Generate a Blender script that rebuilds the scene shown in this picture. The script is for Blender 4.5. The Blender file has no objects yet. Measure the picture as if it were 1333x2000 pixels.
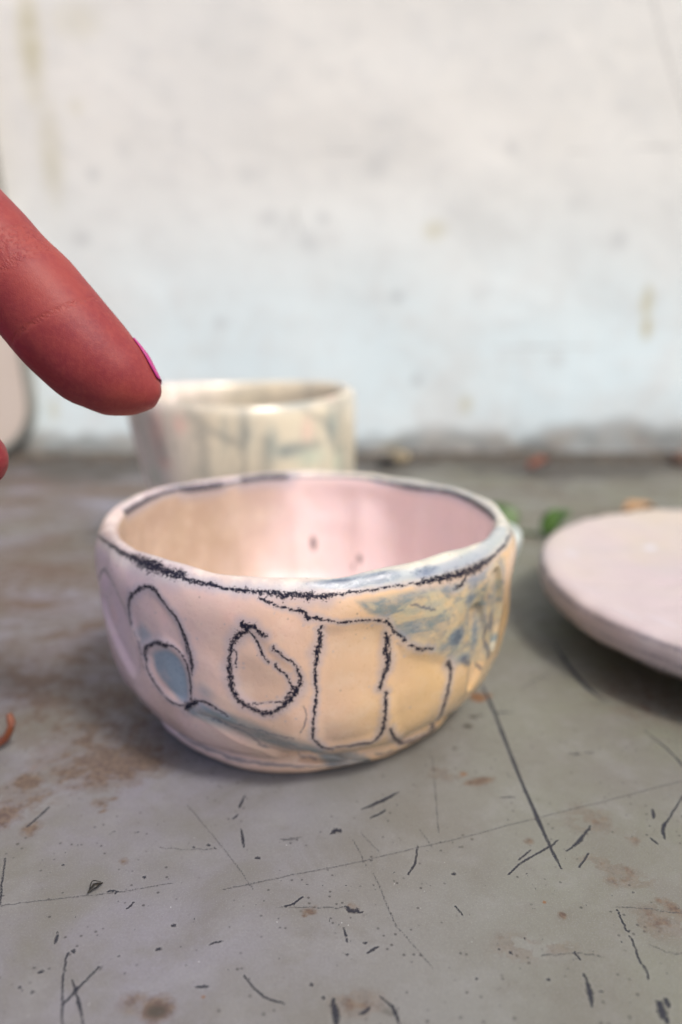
import bpy, bmesh, math, random
import numpy as np
from mathutils import Vector, Matrix
from mathutils.bvhtree import BVHTree

R = math.radians
random.seed(7)
rng = np.random.default_rng(7)
scene = bpy.context.scene
C = scene.collection

# ------------------------------------------------------------------ camera
CAM_H = 0.0771
PITCH = R(15.3)
FPX = 1500.0
cam_d = bpy.data.cameras.new("camera")
cam_d.sensor_fit = 'VERTICAL'
cam_d.sensor_height = 36.0
cam_d.lens = 36.0 * FPX / 2000.0
cam_d.clip_start = 0.005
cam_d.clip_end = 50
cam_d.dof.use_dof = True
cam_d.dof.focus_distance = 0.1035
cam_d.dof.aperture_fstop = 9.5
cam = bpy.data.objects.new("camera", cam_d)
cam.location = (0, 0, CAM_H)
cam.rotation_euler = (math.pi / 2 - PITCH, 0, 0)
C.objects.link(cam)
scene.camera = cam

# ------------------------------------------------------------------ light
SUN_EL, SUN_AZ = R(57), R(137)      # azimuth measured from +Y, clockwise: high, from the right and a little behind the camera
world = bpy.data.worlds.new("World")
scene.world = world
world.use_nodes = True
wn = world.node_tree
bg = wn.nodes['Background']
sky = wn.nodes.new('ShaderNodeTexSky')
sky.sky_type = 'NISHITA'
sky.sun_disc = False
sky.sun_elevation = SUN_EL
sky.sun_rotation = SUN_AZ
sky.altitude = 0
sky.air_density = 1.0
sky.dust_density = 4.0
sky.ozone_density = 0.6
wn.links.new(sky.outputs[0], bg.inputs[0])
bg.inputs[1].default_value = 0.11

sun_d = bpy.data.lights.new("sun", 'SUN')
sun_d.energy = 1.5
sun_d.angle = R(10)
sun_d.color = (1.0, 0.955, 0.895)
sun = bpy.data.objects.new("sun", sun_d)
sd = Vector((math.sin(SUN_AZ) * math.cos(SUN_EL), math.cos(SUN_AZ) * math.cos(SUN_EL), math.sin(SUN_EL)))
sun.rotation_euler = sd.to_track_quat('Z', 'Y').to_euler()
C.objects.link(sun)

scene.view_settings.view_transform = 'Standard'
scene.view_settings.look = 'None'
scene.view_settings.gamma = 1.0
scene.view_settings.exposure = 0.66

# ------------------------------------------------------------------ helpers
def ray(px, py):
    u = (px - 666.5) / FPX
    v = (py - 1000.0) / FPX
    c, s = math.cos(PITCH), math.sin(PITCH)
    return Vector((u, c - v * s, -(s + v * c)))

CAMP = Vector((0, 0, CAM_H))
def at_z(px, py, z=0.0):
    d = ray(px, py)
    return CAMP + d * ((z - CAM_H) / d.z)
def at_y(px, py, y):
    d = ray(px, py)
    return CAMP + d * (y / d.y)

def tag(o, label=None, cat=None, group=None, kind=None):
    if label: o['label'] = label
    if cat: o['category'] = cat
    if group: o['group'] = group
    if kind: o['kind'] = kind
    return o

def empty(name, loc, label, cat, group=None):
    o = bpy.data.objects.new(name, None)
    o.location = loc
    o.empty_display_size = 0.01
    C.objects.link(o)
    return tag(o, label, cat, group)

def link_mesh(name, me, mat, parent=None, loc=None):
    o = bpy.data.objects.new(name, me)
    if mat: me.materials.append(mat)
    if loc is not None: o.location = loc
    C.objects.link(o)
    if parent: o.parent = parent
    return o

def mesh_np(name, verts, quads, smooth=True):
    me = bpy.data.meshes.new(name)
    verts = np.asarray(verts, dtype=np.float32)
    quads = np.asarray(quads, dtype=np.int32)
    me.vertices.add(len(verts))
    me.vertices.foreach_set('co', verts.ravel())
    k = quads.shape[1]
    me.loops.add(quads.size)
    me.loops.foreach_set('vertex_index', quads.ravel())
    me.polygons.add(len(quads))
    me.polygons.foreach_set('loop_start', np.arange(0, quads.size, k, dtype=np.int32))
    me.polygons.foreach_set('loop_total', np.full(len(quads), k, dtype=np.int32))
    me.update(calc_edges=True)
    if smooth:
        me.polygons.foreach_set('use_smooth', np.ones(len(quads), dtype=bool))
    return me

def add_attr(me, name, arr):
    a = me.attributes.new(name, 'FLOAT', 'POINT')
    a.data.foreach_set('value', np.asarray(arr, dtype=np.float32).ravel())

def smooth(a, b, x):
    t = np.clip((x - a) / (b - a), 0, 1)
    return t * t * (3 - 2 * t)

def spline(pts, n=8):
    """Catmull-Rom through points, returned densely sampled"""
    p = [np.array(q, float) for q in pts]
    if len(p) < 3: 
        return [p[0] + (p[1] - p[0]) * t for t in np.linspace(0, 1, n)] if len(p) == 2 else p
    out = []
    q = [2 * p[0] - p[1]] + p + [2 * p[-1] - p[-2]]
    for i in range(1, len(q) - 2):
        for k in range(n):
            t = k / n
            out.append(0.5 * ((2 * q[i]) + (-q[i - 1] + q[i + 1]) * t + (2 * q[i - 1] - 5 * q[i] + 4 * q[i + 1] - q[i + 2]) * t * t
                       + (-q[i - 1] + 3 * q[i] - 3 * q[i + 1] + q[i + 2]) * t ** 3))
    out.append(p[-1])
    return out

def vnoise(x, y, seed=0):
    """cheap smooth 2-D value noise in 0..1 (numpy)"""
    r = np.random.default_rng(seed)
    tab = r.random(4096)
    xi = np.floor(x).astype(int); yi = np.floor(y).astype(int)
    fx = x - xi; fy = y - yi
    fx = fx * fx * (3 - 2 * fx); fy = fy * fy * (3 - 2 * fy)
    h = lambda a, b: tab[(a * 127 + b * 311 + ((a * b) % 53) * 17) % 4096]
    return (h(xi, yi) * (1 - fx) + h(xi + 1, yi) * fx) * (1 - fy) + (h(xi, yi + 1) * (1 - fx) + h(xi + 1, yi + 1) * fx) * fy

class Field:
    """distance / mask fields painted on a (possibly uneven) rectangular grid of surface coordinates"""
    def __init__(self, xs, ys):
        self.xs, self.ys = xs, ys
    def new(self, val=0.0):
        return np.full((len(self.ys), len(self.xs)), val, dtype=np.float32)
    def win(self, x0, x1, y0, y1):
        a = np.searchsorted(self.xs, [x0, x1]); b = np.searchsorted(self.ys, [y0, y1])
        if a[1] <= a[0] or b[1] <= b[0]: return None
        X, Y = np.meshgrid(self.xs[a[0]:a[1]], self.ys[b[0]:b[1]])
        return slice(b[0], b[1]), slice(a[0], a[1]), X, Y
    def stroke(self, F, pts, w, reach=6.0):
        """F = min(F, distance/halfwidth); pts are 2-D, w scalar or per point half-width"""
        n = len(pts)
        ws = np.full(n, w, float) if np.isscalar(w) else np.interp(np.linspace(0, 1, n), np.linspace(0, 1, len(w)), w)
        for i in range(n - 1):
            a, b = np.array(pts[i]), np.array(pts[i + 1])
            if abs(a[0] - b[0]) > 0.05: continue
            m = max(ws[i], ws[i + 1]) * reach
            W = self.win(min(a[0], b[0]) - m, max(a[0], b[0]) + m, min(a[1], b[1]) - m, max(a[1], b[1]) + m)
            if W is None: continue
            sy, sx, X, Y = W
            d = b - a; L2 = float(d @ d) + 1e-18
            t = np.clip(((X - a[0]) * d[0] + (Y - a[1]) * d[1]) / L2, 0, 1)
            D = np.hypot(X - a[0] - t * d[0], Y - a[1] - t * d[1]) / (ws[i] + (ws[i + 1] - ws[i]) * t)
            F[sy, sx] = np.minimum(F[sy, sx], D)
    def blob(self, F, c, rx, ry=None, rot=0.0, val=1.0, hard=0.2):
        ry = ry or rx
        m = max(rx, ry) * 1.3
        W = self.win(c[0] - m, c[0] + m, c[1] - m, c[1] + m)
        if W is None: return
        sy, sx, X, Y = W
        X = X - c[0]; Y = Y - c[1]
        ca, sa = math.cos(rot), math.sin(rot)
        D = np.hypot((X * ca + Y * sa) / rx, (-X * sa + Y * ca) / ry)
        F[sy, sx] = np.maximum(F[sy, sx], val * (1 - smooth(hard, 1.15, D)))
    def polysdf(self, poly, pad):
        P = np.array(poly)
        W = self.win(P[:, 0].min() - pad, P[:, 0].max() + pad, P[:, 1].min() - pad, P[:, 1].max() + pad)
        sy, sx, X, Y = W
        D = np.full(X.shape, 1e9); ins = np.zeros(X.shape, bool)
        for i in range(len(P)):
            a, b = P[i], P[(i + 1) % len(P)]
            d = b - a; L2 = d @ d + 1e-18
            t = np.clip(((X - a[0]) * d[0] + (Y - a[1]) * d[1]) / L2, 0, 1)
            D = np.minimum(D, np.hypot(X - a[0] - t * d[0], Y - a[1] - t * d[1]))
            cond = (a[1] > Y) != (b[1] > Y)
            with np.errstate(divide='ignore', invalid='ignore'):
                xi = a[0] + (Y - a[1]) * d[0] / (d[1] if abs(d[1]) > 1e-15 else 1e-15)
            ins ^= cond & (X < xi)
        return sy, sx, np.where(ins, -D, D)

# ------------------------------------------------------------------ material toolkit
class NT:
    def __init__(self, name):
        self.m = bpy.data.materials.new(name)
        self.m.use_nodes = True
        self.t = self.m.node_tree
        self.b = self.t.nodes['Principled BSDF']
        self.tc = self.t.nodes.new('ShaderNodeTexCoord')
    def n(self, typ, **kw):
        x = self.t.nodes.new(typ)
        for k, v in kw.items(): setattr(x, k, v)
        return x
    def set(self, sock, v):
        if isinstance(v, bpy.types.NodeSocket): self.t.links.new(v, sock)
        elif isinstance(v, (tuple, list)) and len(v) == 3 and sock.type == 'RGBA': sock.default_value = (*v, 1)
        else: sock.default_value = v
    def math(self, op, a, b=0.0, c=None, clamp=False):
        x = self.n('ShaderNodeMath', operation=op); x.use_clamp = clamp
        self.set(x.inputs[0], a); self.set(x.inputs[1], b)
        if c is not None: self.set(x.inputs[2], c)
        return x.outputs[0]
    def attr(self, name):
        x = self.n('ShaderNodeAttribute'); x.attribute_name = name
        return x.outputs['Fac']
    def noise(self, scale, detail=3, rough=0.5, dist=0.0, vec=None, stretch=None, color=False):
        x = self.n('ShaderNodeTexNoise')
        x.inputs['Scale'].default_value = scale; x.inputs['Detail'].default_value = detail
        x.inputs['Roughness'].default_value = rough; x.inputs['Distortion'].default_value = dist
        v = vec or self.tc.outputs['Object']
        if stretch:
            mp = self.n('ShaderNodeMapping'); mp.inputs['Scale'].default_value = stretch
            self.t.links.new(v, mp.inputs[0]); v = mp.outputs[0]
        self.t.links.new(v, x.inputs['Vector'])
        return x.outputs['Color' if color else 'Fac']
    def voro(self, scale, feature='F1', out='Distance'):
        x = self.n('ShaderNodeTexVoronoi'); x.feature = feature
        x.inputs['Scale'].default_value = scale
        self.t.links.new(self.tc.outputs['Object'], x.inputs['Vector'])
        return x.outputs[out]
    def mr(self, v, a, b, c=0.0, d=1.0, smoothst=True):
        x = self.n('ShaderNodeMapRange'); x.interpolation_type = 'SMOOTHSTEP' if smoothst else 'LINEAR'
        self.set(x.inputs['Value'], v)
        for i, q in zip(('From Min', 'From Max', 'To Min', 'To Max'), (a, b, c, d)): self.set(x.inputs[i], q)
        return x.outputs[0]
    def mix(self, f, a, b, blend='MIX'):
        x = self.n('ShaderNodeMix'); x.data_type = 'RGBA'; x.blend_type = blend; x.clamp_factor = True
        self.set(x.inputs[0], f); self.set(x.inputs[6], a); self.set(x.inputs[7], b)
        return x.outputs[2]
    def sep(self, which='Object'):
        x = self.n('ShaderNodeSeparateXYZ'); self.t.links.new(self.tc.outputs[which], x.inputs[0])
        return x.outputs
    def bump(self, h, strength=0.3, dist=0.0005, normal=None):
        x = self.n('ShaderNodeBump'); x.inputs['Strength'].default_value = strength
        x.inputs['Distance'].default_value = dist
        self.t.links.new(h, x.inputs['Height'])
        if normal: self.t.links.new(normal, x.inputs['Normal'])
        return x.outputs[0]
    def out(self, **kw):
        for k, v in kw.items():
            self.set(self.b.inputs[k.replace('_', ' ')], v)
        return self.m

# ------------------------------------------------------------------ tabletop (the surface they rest on)
def seglin(a, b, d): return list(np.arange(a, b - d * 0.5, d))
xs = np.array(seglin(-1.2, -0.26, 0.06) + seglin(-0.26, -0.075, 0.0015) + seglin(-0.075, 0.075, 0.00025) + seglin(0.075, 0.26, 0.0015) + seglin(0.26, 1.21, 0.06))
WALL_Y = 0.400
ys = np.array(seglin(-0.45, 0.04, 0.05) + seglin(0.04, 0.05, 0.002) + seglin(0.05, 0.135, 0.00023) + seglin(0.135, WALL_Y + 0.02, 0.0011) + [WALL_Y + 0.02])
TF = Field(xs, ys)
line = TF.new(9.0); faint = TF.new(9.0); brown = TF.new(); grime_shade = TF.new(); rust = TF.new()

def tw(px, py):
    p = at_z(px, py); return (p.x, p.y)
def tsc(px, py):       # metres per photo pixel across the view there
    return (at_z(px, py).y / ray(px, py).y) / FPX
def tstroke(F, pts, w, jit=0.8):
    n = 5
    q = spline(pts, n)
    q = [p + rng.normal(0, jit, 2) * (0.5 if i % 2 else 1) for i, p in enumerate(q)]
    ws = np.interp(np.linspace(0, 1, len(q)), np.linspace(0, 1, 2 if np.isscalar(w) else len(w)), [w, w] if np.isscalar(w) else w)
    env = np.sin(np.linspace(0.12, math.pi - 0.12, len(q))) ** 0.5
    ww = [max(0.00013, 0.66 * a * tsc(*p) * e * random.uniform(0.7, 1.2)) for a, p, e in zip(ws, q, env)]
    TF.stroke(F, [tw(*p) for p in q], ww)

SCR = [
 ([(940, 1335), (963, 1385), (1017, 1521), (1073, 1649), (1097, 1697)], [7, 6.5, 6, 6, 5], 0.3),
 ([(994, 1708), (1020, 1684), (1073, 1654), (1090, 1641)], 3.4, 0.6), ([(1013, 1679), (1037, 1660)], 2.6, 0.5),
 ([(1107, 1663), (1133, 1641), (1154, 1613)], [3, 5.5, 3], 0.6), ([(1131, 1694), (1150, 1667)], [2, 4.5], 0.5),
 ([(1257, 1426), (1302, 1461), (1333, 1495), (1350, 1520)], 3, 0.4),
 ([(1340, 1545), (1309, 1596), (1296, 1615), (1298, 1639)], [2.5, 3, 6, 7], 0.8),
 ([(1270, 1636), (1285, 1649)], 3.5, 0.5), ([(1275, 1579), (1277, 1598)], 4.5, 0.6),
 ([(1081, 1254), (1105, 1292), (1146, 1342), (1205, 1384)], [5, 8, 7, 4], 0.5),
 ([(1204, 1776), (1215, 1797), (1227, 1821)], 3, 1.6), ([(1232, 1830), (1245, 1862), (1268, 1911)], 4, 2.2),
 ([(1122, 1861), (1133, 1874)], 4.5, 0.8), ([(1140, 1900), (1146, 1915), (1152, 1937), (1157, 1965)], [2, 4, 9, 9], 0.8),
 ([(1283, 1952), (1292, 1971), (1302, 1997)], [4, 12, 14], 2), ([(1298, 1949), (1307, 1967)], 7, 1.5),
 ([(889, 1769), (904, 1787)], 3, 0.5), ([(979, 1557), (1005, 1557)], 2.2, 0.6), ([(1112, 1472), (1135, 1473)], 2.6, 0.6), ([(1142, 1470), (1159, 1470)], 3, 0.6),
 ([(706, 1581), (742, 1566), (779, 1547)], [3, 6, 4.5], 0.5), ([(723, 1598), (754, 1583)], 4, 0.7),
 ([(479, 1553), (467, 1579)], [1.5, 5], 0.5), ([(466, 1591), (455, 1600)], 3.5, 0.4), ([(471, 1619), (477, 1654)], [2, 6], 0.6),
 ([(477, 1906), (497, 1930), (524, 1951), (554, 1959)], [2, 3.4, 3.4, 2.6], 0.3),
 ([(651, 1950), (655, 1975), (658, 2005)], [6, 9, 11], 1.0), ([(743, 1947), (767, 1967), (781, 2004)], [3, 5, 7], 1.0),
 ([(704, 1982), (724, 1969)], 6, 1.2), ([(672, 1814), (679, 1840)], 3, 0.8), ([(717, 1862), (739, 1849)], 5, 1.0),
 ([(816, 1654), (809, 1690), (797, 1709)], 3, 1.2), ([(409, 1844), (434, 1838)], 3.4, 0.6), ([(554, 1772), (591, 1754)], 3.2, 2.0),
 ([(677, 1769), (690, 1780), (707, 1780)], 6, 2.0), ([(646, 1628), (657, 1620), (668, 1626)], 6, 1.5),
 ([(131, 1861), (123, 1917), (121, 2003)], 3, 0.9), ([(195, 1887), (144, 1940), (127, 1959)], [2.4, 5, 4], 0.4),
 ([(142, 1914), (154, 1957), (163, 2003)], [2, 5, 3], 0.8), ([(114, 1820), (109, 1842)], [3, 7], 0.6), ([(262, 1762), (249, 1775)], 3.6, 0.5),
 ([(11, 1677), (5, 1720), (0, 1767)], 3, 0.6), ([(382, 1928), (407, 1927)], 4, 0.5), ([(52, 1616), (97, 1576)], 4, 1.0),
 ([(964, 1392), (998, 1392)], 4, 0.6), ([(210, 1742), (232, 1740)], 3.5, 1),
]
FNT = [
 ([(845, 1480), (850, 1544), (857, 1626)], [1.6, 2, 2.4], 0.5),
 ([(1340, 1523), (1200, 1560), (1058, 1596), (899, 1637), (780, 1664), (670, 1690), (570, 1709), (437, 1737)], 2.3, 0.7),
 ([(367, 1572), (400, 1613), (424, 1641), (467, 1697), (496, 1739)], [1.6, 2.2, 2.6, 2.6, 2], 0.4),
 ([(1107, 1300), (1060, 1322), (1032, 1337), (1010, 1348)], 5, 1.0),
 ([(0, 1769), (67, 1760), (169, 1750), (260, 1738), (337, 1724)], 2, 0.9),
 ([(730, 1705), (758, 1772), (775, 1810)], 2, 0.6), ([(775, 1810), (846, 1890)], 1.6, 0.6),
 ([(540, 1771), (620, 1773), (680, 1771)], 2, 1.2), ([(546, 1640), (590, 1638)], 6, 1.5), ([(310, 1655), (380, 1660), (420, 1657)], 2, 1.0),
 ([(1268, 1845), (1310, 1860), (1345, 1862)], 2.4, 1), ([(705, 1627), (740, 1662)], 2, .6), ([(690, 1640), (715, 1690)], 1.6, .6),
 ([(1205, 1770), (1340, 1785)], 2, 1), ([(1060, 1864), (1120, 1862), (1180, 1868)], 2.5, 1.4), ([(820, 1620), (845, 1655)], 2, .5),
]
for p, w, j in SCR: tstroke(line, p, w, j)
for p, w, j in FNT: tstroke(faint, p, w, j)
# specks, nicks
DOTS = [(887, 1706, 9), (502, 1675, 9), (608, 1923, 9), (632, 1949, 9), (711, 1842, 6), (677, 1864, 7), (339, 1807, 10), (311, 1853, 10), (283, 1714, 8),
        (144, 1857, 10), (78, 1899, 9), (39, 1928, 8), (65, 1937, 8), (998, 1860, 8), (1026, 1833, 6), (932, 1912, 7), (1070, 1913, 8), (1237, 1743, 6), (270, 1625, 5),
        (125, 1689, 6), (888, 1245, 2), (975, 1854, 6), (1174, 1936, 6), (233, 1867, 6), (364, 1886, 5), (270, 1680, 4), (407, 1650, 7), (380, 1655, 6), (420, 1657, 5)]
for x, y, d in DOTS:
    p = tw(x, y); s = d * 0.5 * tsc(x, y)
    TF.stroke(line, [p, (p[0] + s * random.uniform(-.6, .9), p[1] + s * random.uniform(-.5, .5))], s * 0.8)
for i in range(1700):
    x = random.uniform(-60, 1393); y = 1540 + 470 * random.random() ** 0.8
    if random.random() < 0.35: x = random.gauss(random.choice([560, 700, 1050, 1240, 150, 330]), 90); y = random.gauss(random.choice([1660, 1780, 1860, 1950]), 40)
    if y < 1530 or y > 2020: continue
    s = tsc(x, y); L = random.choice([0.3, 0.5, 0.8, 1.5, 0.4, 2.5, 0.6, 5 if random.random() < .3 else 1]) * s; a = random.choice([random.uniform(0, math.pi), random.gauss(0.3, .3), random.gauss(2.0, .25)])
    p = tw(x, y)
    TF.stroke(random.choice([line, line, faint]), [p, (p[0] + L * math.cos(a), p[1] + L * math.sin(a) * 1.6)], random.uniform(0.45, 1.15) * s)
# stains; the broad weak ones left of the bowl also paint in shade
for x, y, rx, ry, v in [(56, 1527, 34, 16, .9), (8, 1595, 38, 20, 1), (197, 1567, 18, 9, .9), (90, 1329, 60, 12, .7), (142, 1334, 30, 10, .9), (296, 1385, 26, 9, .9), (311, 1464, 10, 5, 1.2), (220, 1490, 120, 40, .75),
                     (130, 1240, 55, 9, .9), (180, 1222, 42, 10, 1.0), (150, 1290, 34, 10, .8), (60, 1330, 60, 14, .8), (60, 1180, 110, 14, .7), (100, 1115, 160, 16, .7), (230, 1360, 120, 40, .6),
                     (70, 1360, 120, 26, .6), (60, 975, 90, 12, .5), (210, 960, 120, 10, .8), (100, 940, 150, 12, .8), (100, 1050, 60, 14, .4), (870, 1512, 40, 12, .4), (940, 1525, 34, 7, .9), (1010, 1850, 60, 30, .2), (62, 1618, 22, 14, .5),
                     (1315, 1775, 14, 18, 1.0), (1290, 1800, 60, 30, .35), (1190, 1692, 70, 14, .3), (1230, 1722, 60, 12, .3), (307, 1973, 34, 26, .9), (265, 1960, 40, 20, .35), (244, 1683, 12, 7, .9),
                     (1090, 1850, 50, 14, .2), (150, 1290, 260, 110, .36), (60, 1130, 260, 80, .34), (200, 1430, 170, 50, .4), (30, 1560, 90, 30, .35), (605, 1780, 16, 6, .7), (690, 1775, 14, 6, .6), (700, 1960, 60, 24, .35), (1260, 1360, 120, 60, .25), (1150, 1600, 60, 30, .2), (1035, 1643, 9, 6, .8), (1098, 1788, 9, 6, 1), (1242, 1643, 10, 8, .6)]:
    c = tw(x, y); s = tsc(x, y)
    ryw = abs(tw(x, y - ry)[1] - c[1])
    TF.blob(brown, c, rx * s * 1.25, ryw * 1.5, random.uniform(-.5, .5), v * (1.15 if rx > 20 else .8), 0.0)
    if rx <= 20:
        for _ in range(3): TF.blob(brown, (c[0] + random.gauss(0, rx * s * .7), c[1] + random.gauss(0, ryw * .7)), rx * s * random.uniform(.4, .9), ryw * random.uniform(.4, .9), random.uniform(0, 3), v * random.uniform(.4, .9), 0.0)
for x, y, rx, ry, v in [(935, 1362, 26, 14, 1.1), (955, 1358, 14, 7, 1), (1064, 1762, 6, 5, 1), (397, 1947, 6, 5, 1.2), (905, 1512, 16, 8, .7), (70, 1500, 40, 20, .35), (30, 1420, 40, 20, .3)]:
    c = tw(x, y); s = tsc(x, y)
    TF.blob(rust, c, rx * s, abs(tw(x, y - ry)[1] - c[1]), 0, v, 0.1)
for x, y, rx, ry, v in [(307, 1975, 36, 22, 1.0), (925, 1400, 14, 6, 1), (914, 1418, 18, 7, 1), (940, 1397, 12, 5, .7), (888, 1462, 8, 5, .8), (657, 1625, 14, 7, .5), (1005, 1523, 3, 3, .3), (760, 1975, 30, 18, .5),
                     (0, 960, 60, 10, .5), (1165, 1372, 30, 12, .4), (120, 1260, 240, 150, .30), (60, 1420, 130, 60, .26), (1020, 1240, 130, 130, .30), (300, 1470, 150, 30, .25), (960, 1450, 160, 60, .22), (1040, 1130, 70, 70, .35)]:  # smudges, plus broad weak blobs painting shade and grime around the bowl
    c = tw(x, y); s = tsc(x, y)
    TF.blob(grime_shade, c, rx * s, abs(tw(x, y - ry)[1] - c[1]), 0, v, 0.1)
# dirt collected along the foot of the wall
XX, YY = np.meshgrid(xs, ys)
nz = vnoise(XX * 45 + 50, YY * 60 + 20, 3) * 0.6 + vnoise(XX * 140 + 90, YY * 160 + 7, 4) * 0.4
grime_shade = np.maximum(grime_shade, smooth(WALL_Y - 0.100, WALL_Y - 0.025, YY + (nz - 0.5) * 0.08) * (0.85 + 0.6 * nz))
brown = np.maximum(brown, smooth(0.20, 0.36, YY) * smooth(0.45, 0.8, nz) * 0.5)

ny, nx = len(ys), len(xs)
V = np.stack([XX, YY, np.zeros_like(XX)], -1).reshape(-1, 3)
idx = np.arange(nx * ny).reshape(ny, nx)
Q = np.stack([idx[:-1, :-1], idx[:-1, 1:], idx[1:, 1:], idx[1:, :-1]], -1).reshape(-1, 4)
# rim and underside of the slab
x0, x1, y0, y1 = xs[0], xs[-1], ys[0], ys[-1]
me = mesh_np("tabletop", V, Q)
for n_, a_ in (("line", line), ("faint", faint), ("brown", brown), ("grime_shade", grime_shade), ("rust", rust)): add_attr(me, n_, a_)

m = NT("worn_grey_tabletop")
o = m.sep()
base = m.mix(m.mr(o[0], -0.06, 0.07), (0.208, 0.198, 0.248), (0.158, 0.166, 0.112))
cl = m.noise(28, 4, 0.6)
base = m.mix(m.mr(m.noise(48, 6, .72, .6), 0.46, 0.66, 0, .5), base, (0.115, 0.105, 0.085))
base = m.mix(m.mr(cl, 0.35, 0.7), base, (0.150, 0.145, 0.125))
cl2 = m.noise(120, 4, 0.65)
base = m.mix(m.mr(cl2, 0.45, 0.8, 0, 0.45), base, (0.235, 0.235, 0.235))
fine = m.noise(2600, 3, 0.7)
base = m.mix(m.mr(fine, 0.35, 0.72, 0, 0.34), base, (0.12, 0.12, 0.12))
sand = m.noise(5200, 2, 0.6)
base = m.mix(m.mr(sand, 0.52, 0.72, 0, 0.35), base, (0.33, 0.33, 0.32))
spk = m.math('MULTIPLY', m.mr(m.math('ADD', m.voro(650), m.math('MULTIPLY', fine, .12)), 0.15, 0.23, 1, 0), m.mr(m.noise(75, 4, .7), 0.44, 0.54))
base = m.mix(m.math('MULTIPLY', spk, .75), base, (0.035, 0.032, 0.035))
spk = m.math('MULTIPLY', m.mr(m.math('ADD', m.voro(280), m.math('MULTIPLY', fine, .10)), 0.10, 0.15, 1, 0), m.mr(m.noise(55, 3, .6), 0.50, 0.56))
spk = m.math('MULTIPLY', spk, m.mr(m.noise(1100, 3, .7), .35, .55))
base = m.mix(m.math('MULTIPLY', spk, .8), base, (0.04, 0.034, 0.03))
far = m.mr(o[1], 0.13, 0.20)
streak = m.noise(60, 4, 0.6, 0.6, stretch=(0.5, 1.6, 1))
base = m.mix(m.math('MULTIPLY', far, m.mr(streak, 0.42, 0.64, 0, 0.7)), base, (0.105, 0.085, 0.058))  # brown streaks, deepened behind the bowl to carry shade as well as grime
bn = m.noise(330, 5, 0.7)
bn2 = m.noise(900, 4, 0.7)
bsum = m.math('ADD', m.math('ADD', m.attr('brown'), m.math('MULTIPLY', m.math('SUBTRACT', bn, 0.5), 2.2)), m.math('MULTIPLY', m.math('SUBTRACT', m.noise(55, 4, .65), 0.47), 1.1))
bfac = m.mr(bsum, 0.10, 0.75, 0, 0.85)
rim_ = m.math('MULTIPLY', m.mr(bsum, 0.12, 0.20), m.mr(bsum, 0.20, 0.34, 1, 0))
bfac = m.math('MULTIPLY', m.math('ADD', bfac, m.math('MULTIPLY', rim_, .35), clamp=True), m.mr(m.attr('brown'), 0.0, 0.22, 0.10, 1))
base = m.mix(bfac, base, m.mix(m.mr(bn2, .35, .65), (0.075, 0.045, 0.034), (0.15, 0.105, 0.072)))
rf = m.mr(m.math('ADD', m.attr('rust'), m.math('MULTIPLY', m.math('SUBTRACT', bn2, 0.5), 1.0)), 0.2, 0.9, 0, 0.85)
base = m.mix(rf, base, (0.17, 0.07, 0.022))
gf = m.mr(m.math('ADD', m.attr('grime_shade'), m.math('MULTIPLY', m.math('SUBTRACT', bn2, 0.5), 1.6)), 0.15, 1.0, 0, 0.9)
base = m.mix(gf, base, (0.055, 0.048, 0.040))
ln = m.noise(3800, 2, 0.6)
lfac = m.mr(m.math('ADD', m.attr('line'), m.math('MULTIPLY', m.math('SUBTRACT', ln, 0.46), 3.0)), 0.8, 1.5, 0.97, 0)
ffac = m.mr(m.math('ADD', m.attr('faint'), m.math('MULTIPLY', m.math('SUBTRACT', ln, 0.42), 4.0)), 0.6, 1.5, 0.72, 0)
ledge = m.math('MULTIPLY', m.mr(m.attr('line'), 1.2, 1.7), m.mr(m.attr('line'), 1.9, 2.8, .05, 0))
base = m.mix(ledge, base, (0.45, 0.45, 0.44))
base = m.mix(lfac, base, (0.018, 0.020, 0.030))
base = m.mix(ffac, base, (0.045, 0.045, 0.050))
# pale flecks
pf = m.mr(m.voro(900), 0.04, 0.09, 1, 0)
pf = m.math('MULTIPLY', pf, m.mr(m.noise(300, 2), 0.6, 0.66))
base = m.mix(m.math('MULTIPLY', pf, .7), base, (0.6, 0.6, 0.6))
h = m.math('SUBTRACT', m.math('MULTIPLY', fine, 0.25), m.math('ADD', lfac, m.math('MULTIPLY', ffac, .5)))
m.out(Base_Color=base, Roughness=m.mr(bn, 0.3, 0.7, 0.42, 0.62), Normal=m.bump(h, 0.7, 0.0002))
m.b.inputs['Specular IOR Level'].default_value = 0.35
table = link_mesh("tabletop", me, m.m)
tag(table, "worn grey tabletop with dark scratches, nicks and brown stains", kind='structure')
TABLE_MAT = m.m
# the slab under the top sheet
bm = bmesh.new()
bmesh.ops.create_cube(bm, size=1.0)
bmesh.ops.scale(bm, vec=(x1 - x0, y1 - y0, 0.03), verts=bm.verts)
bmesh.ops.translate(bm, vec=((x0 + x1) / 2, (y0 + y1) / 2, -0.0165), verts=bm.verts)
mb = bpy.data.meshes.new("table_slab"); bm.to_mesh(mb); bm.free()
slab_m = NT("slab_grey"); slab_m.out(Base_Color=slab_m.mix(slab_m.noise(40, 4), (0.2, 0.2, 0.2), (0.26, 0.26, 0.25)), Roughness=0.6)
slab = link_mesh("table_slab", mb, slab_m.m, table)

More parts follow.
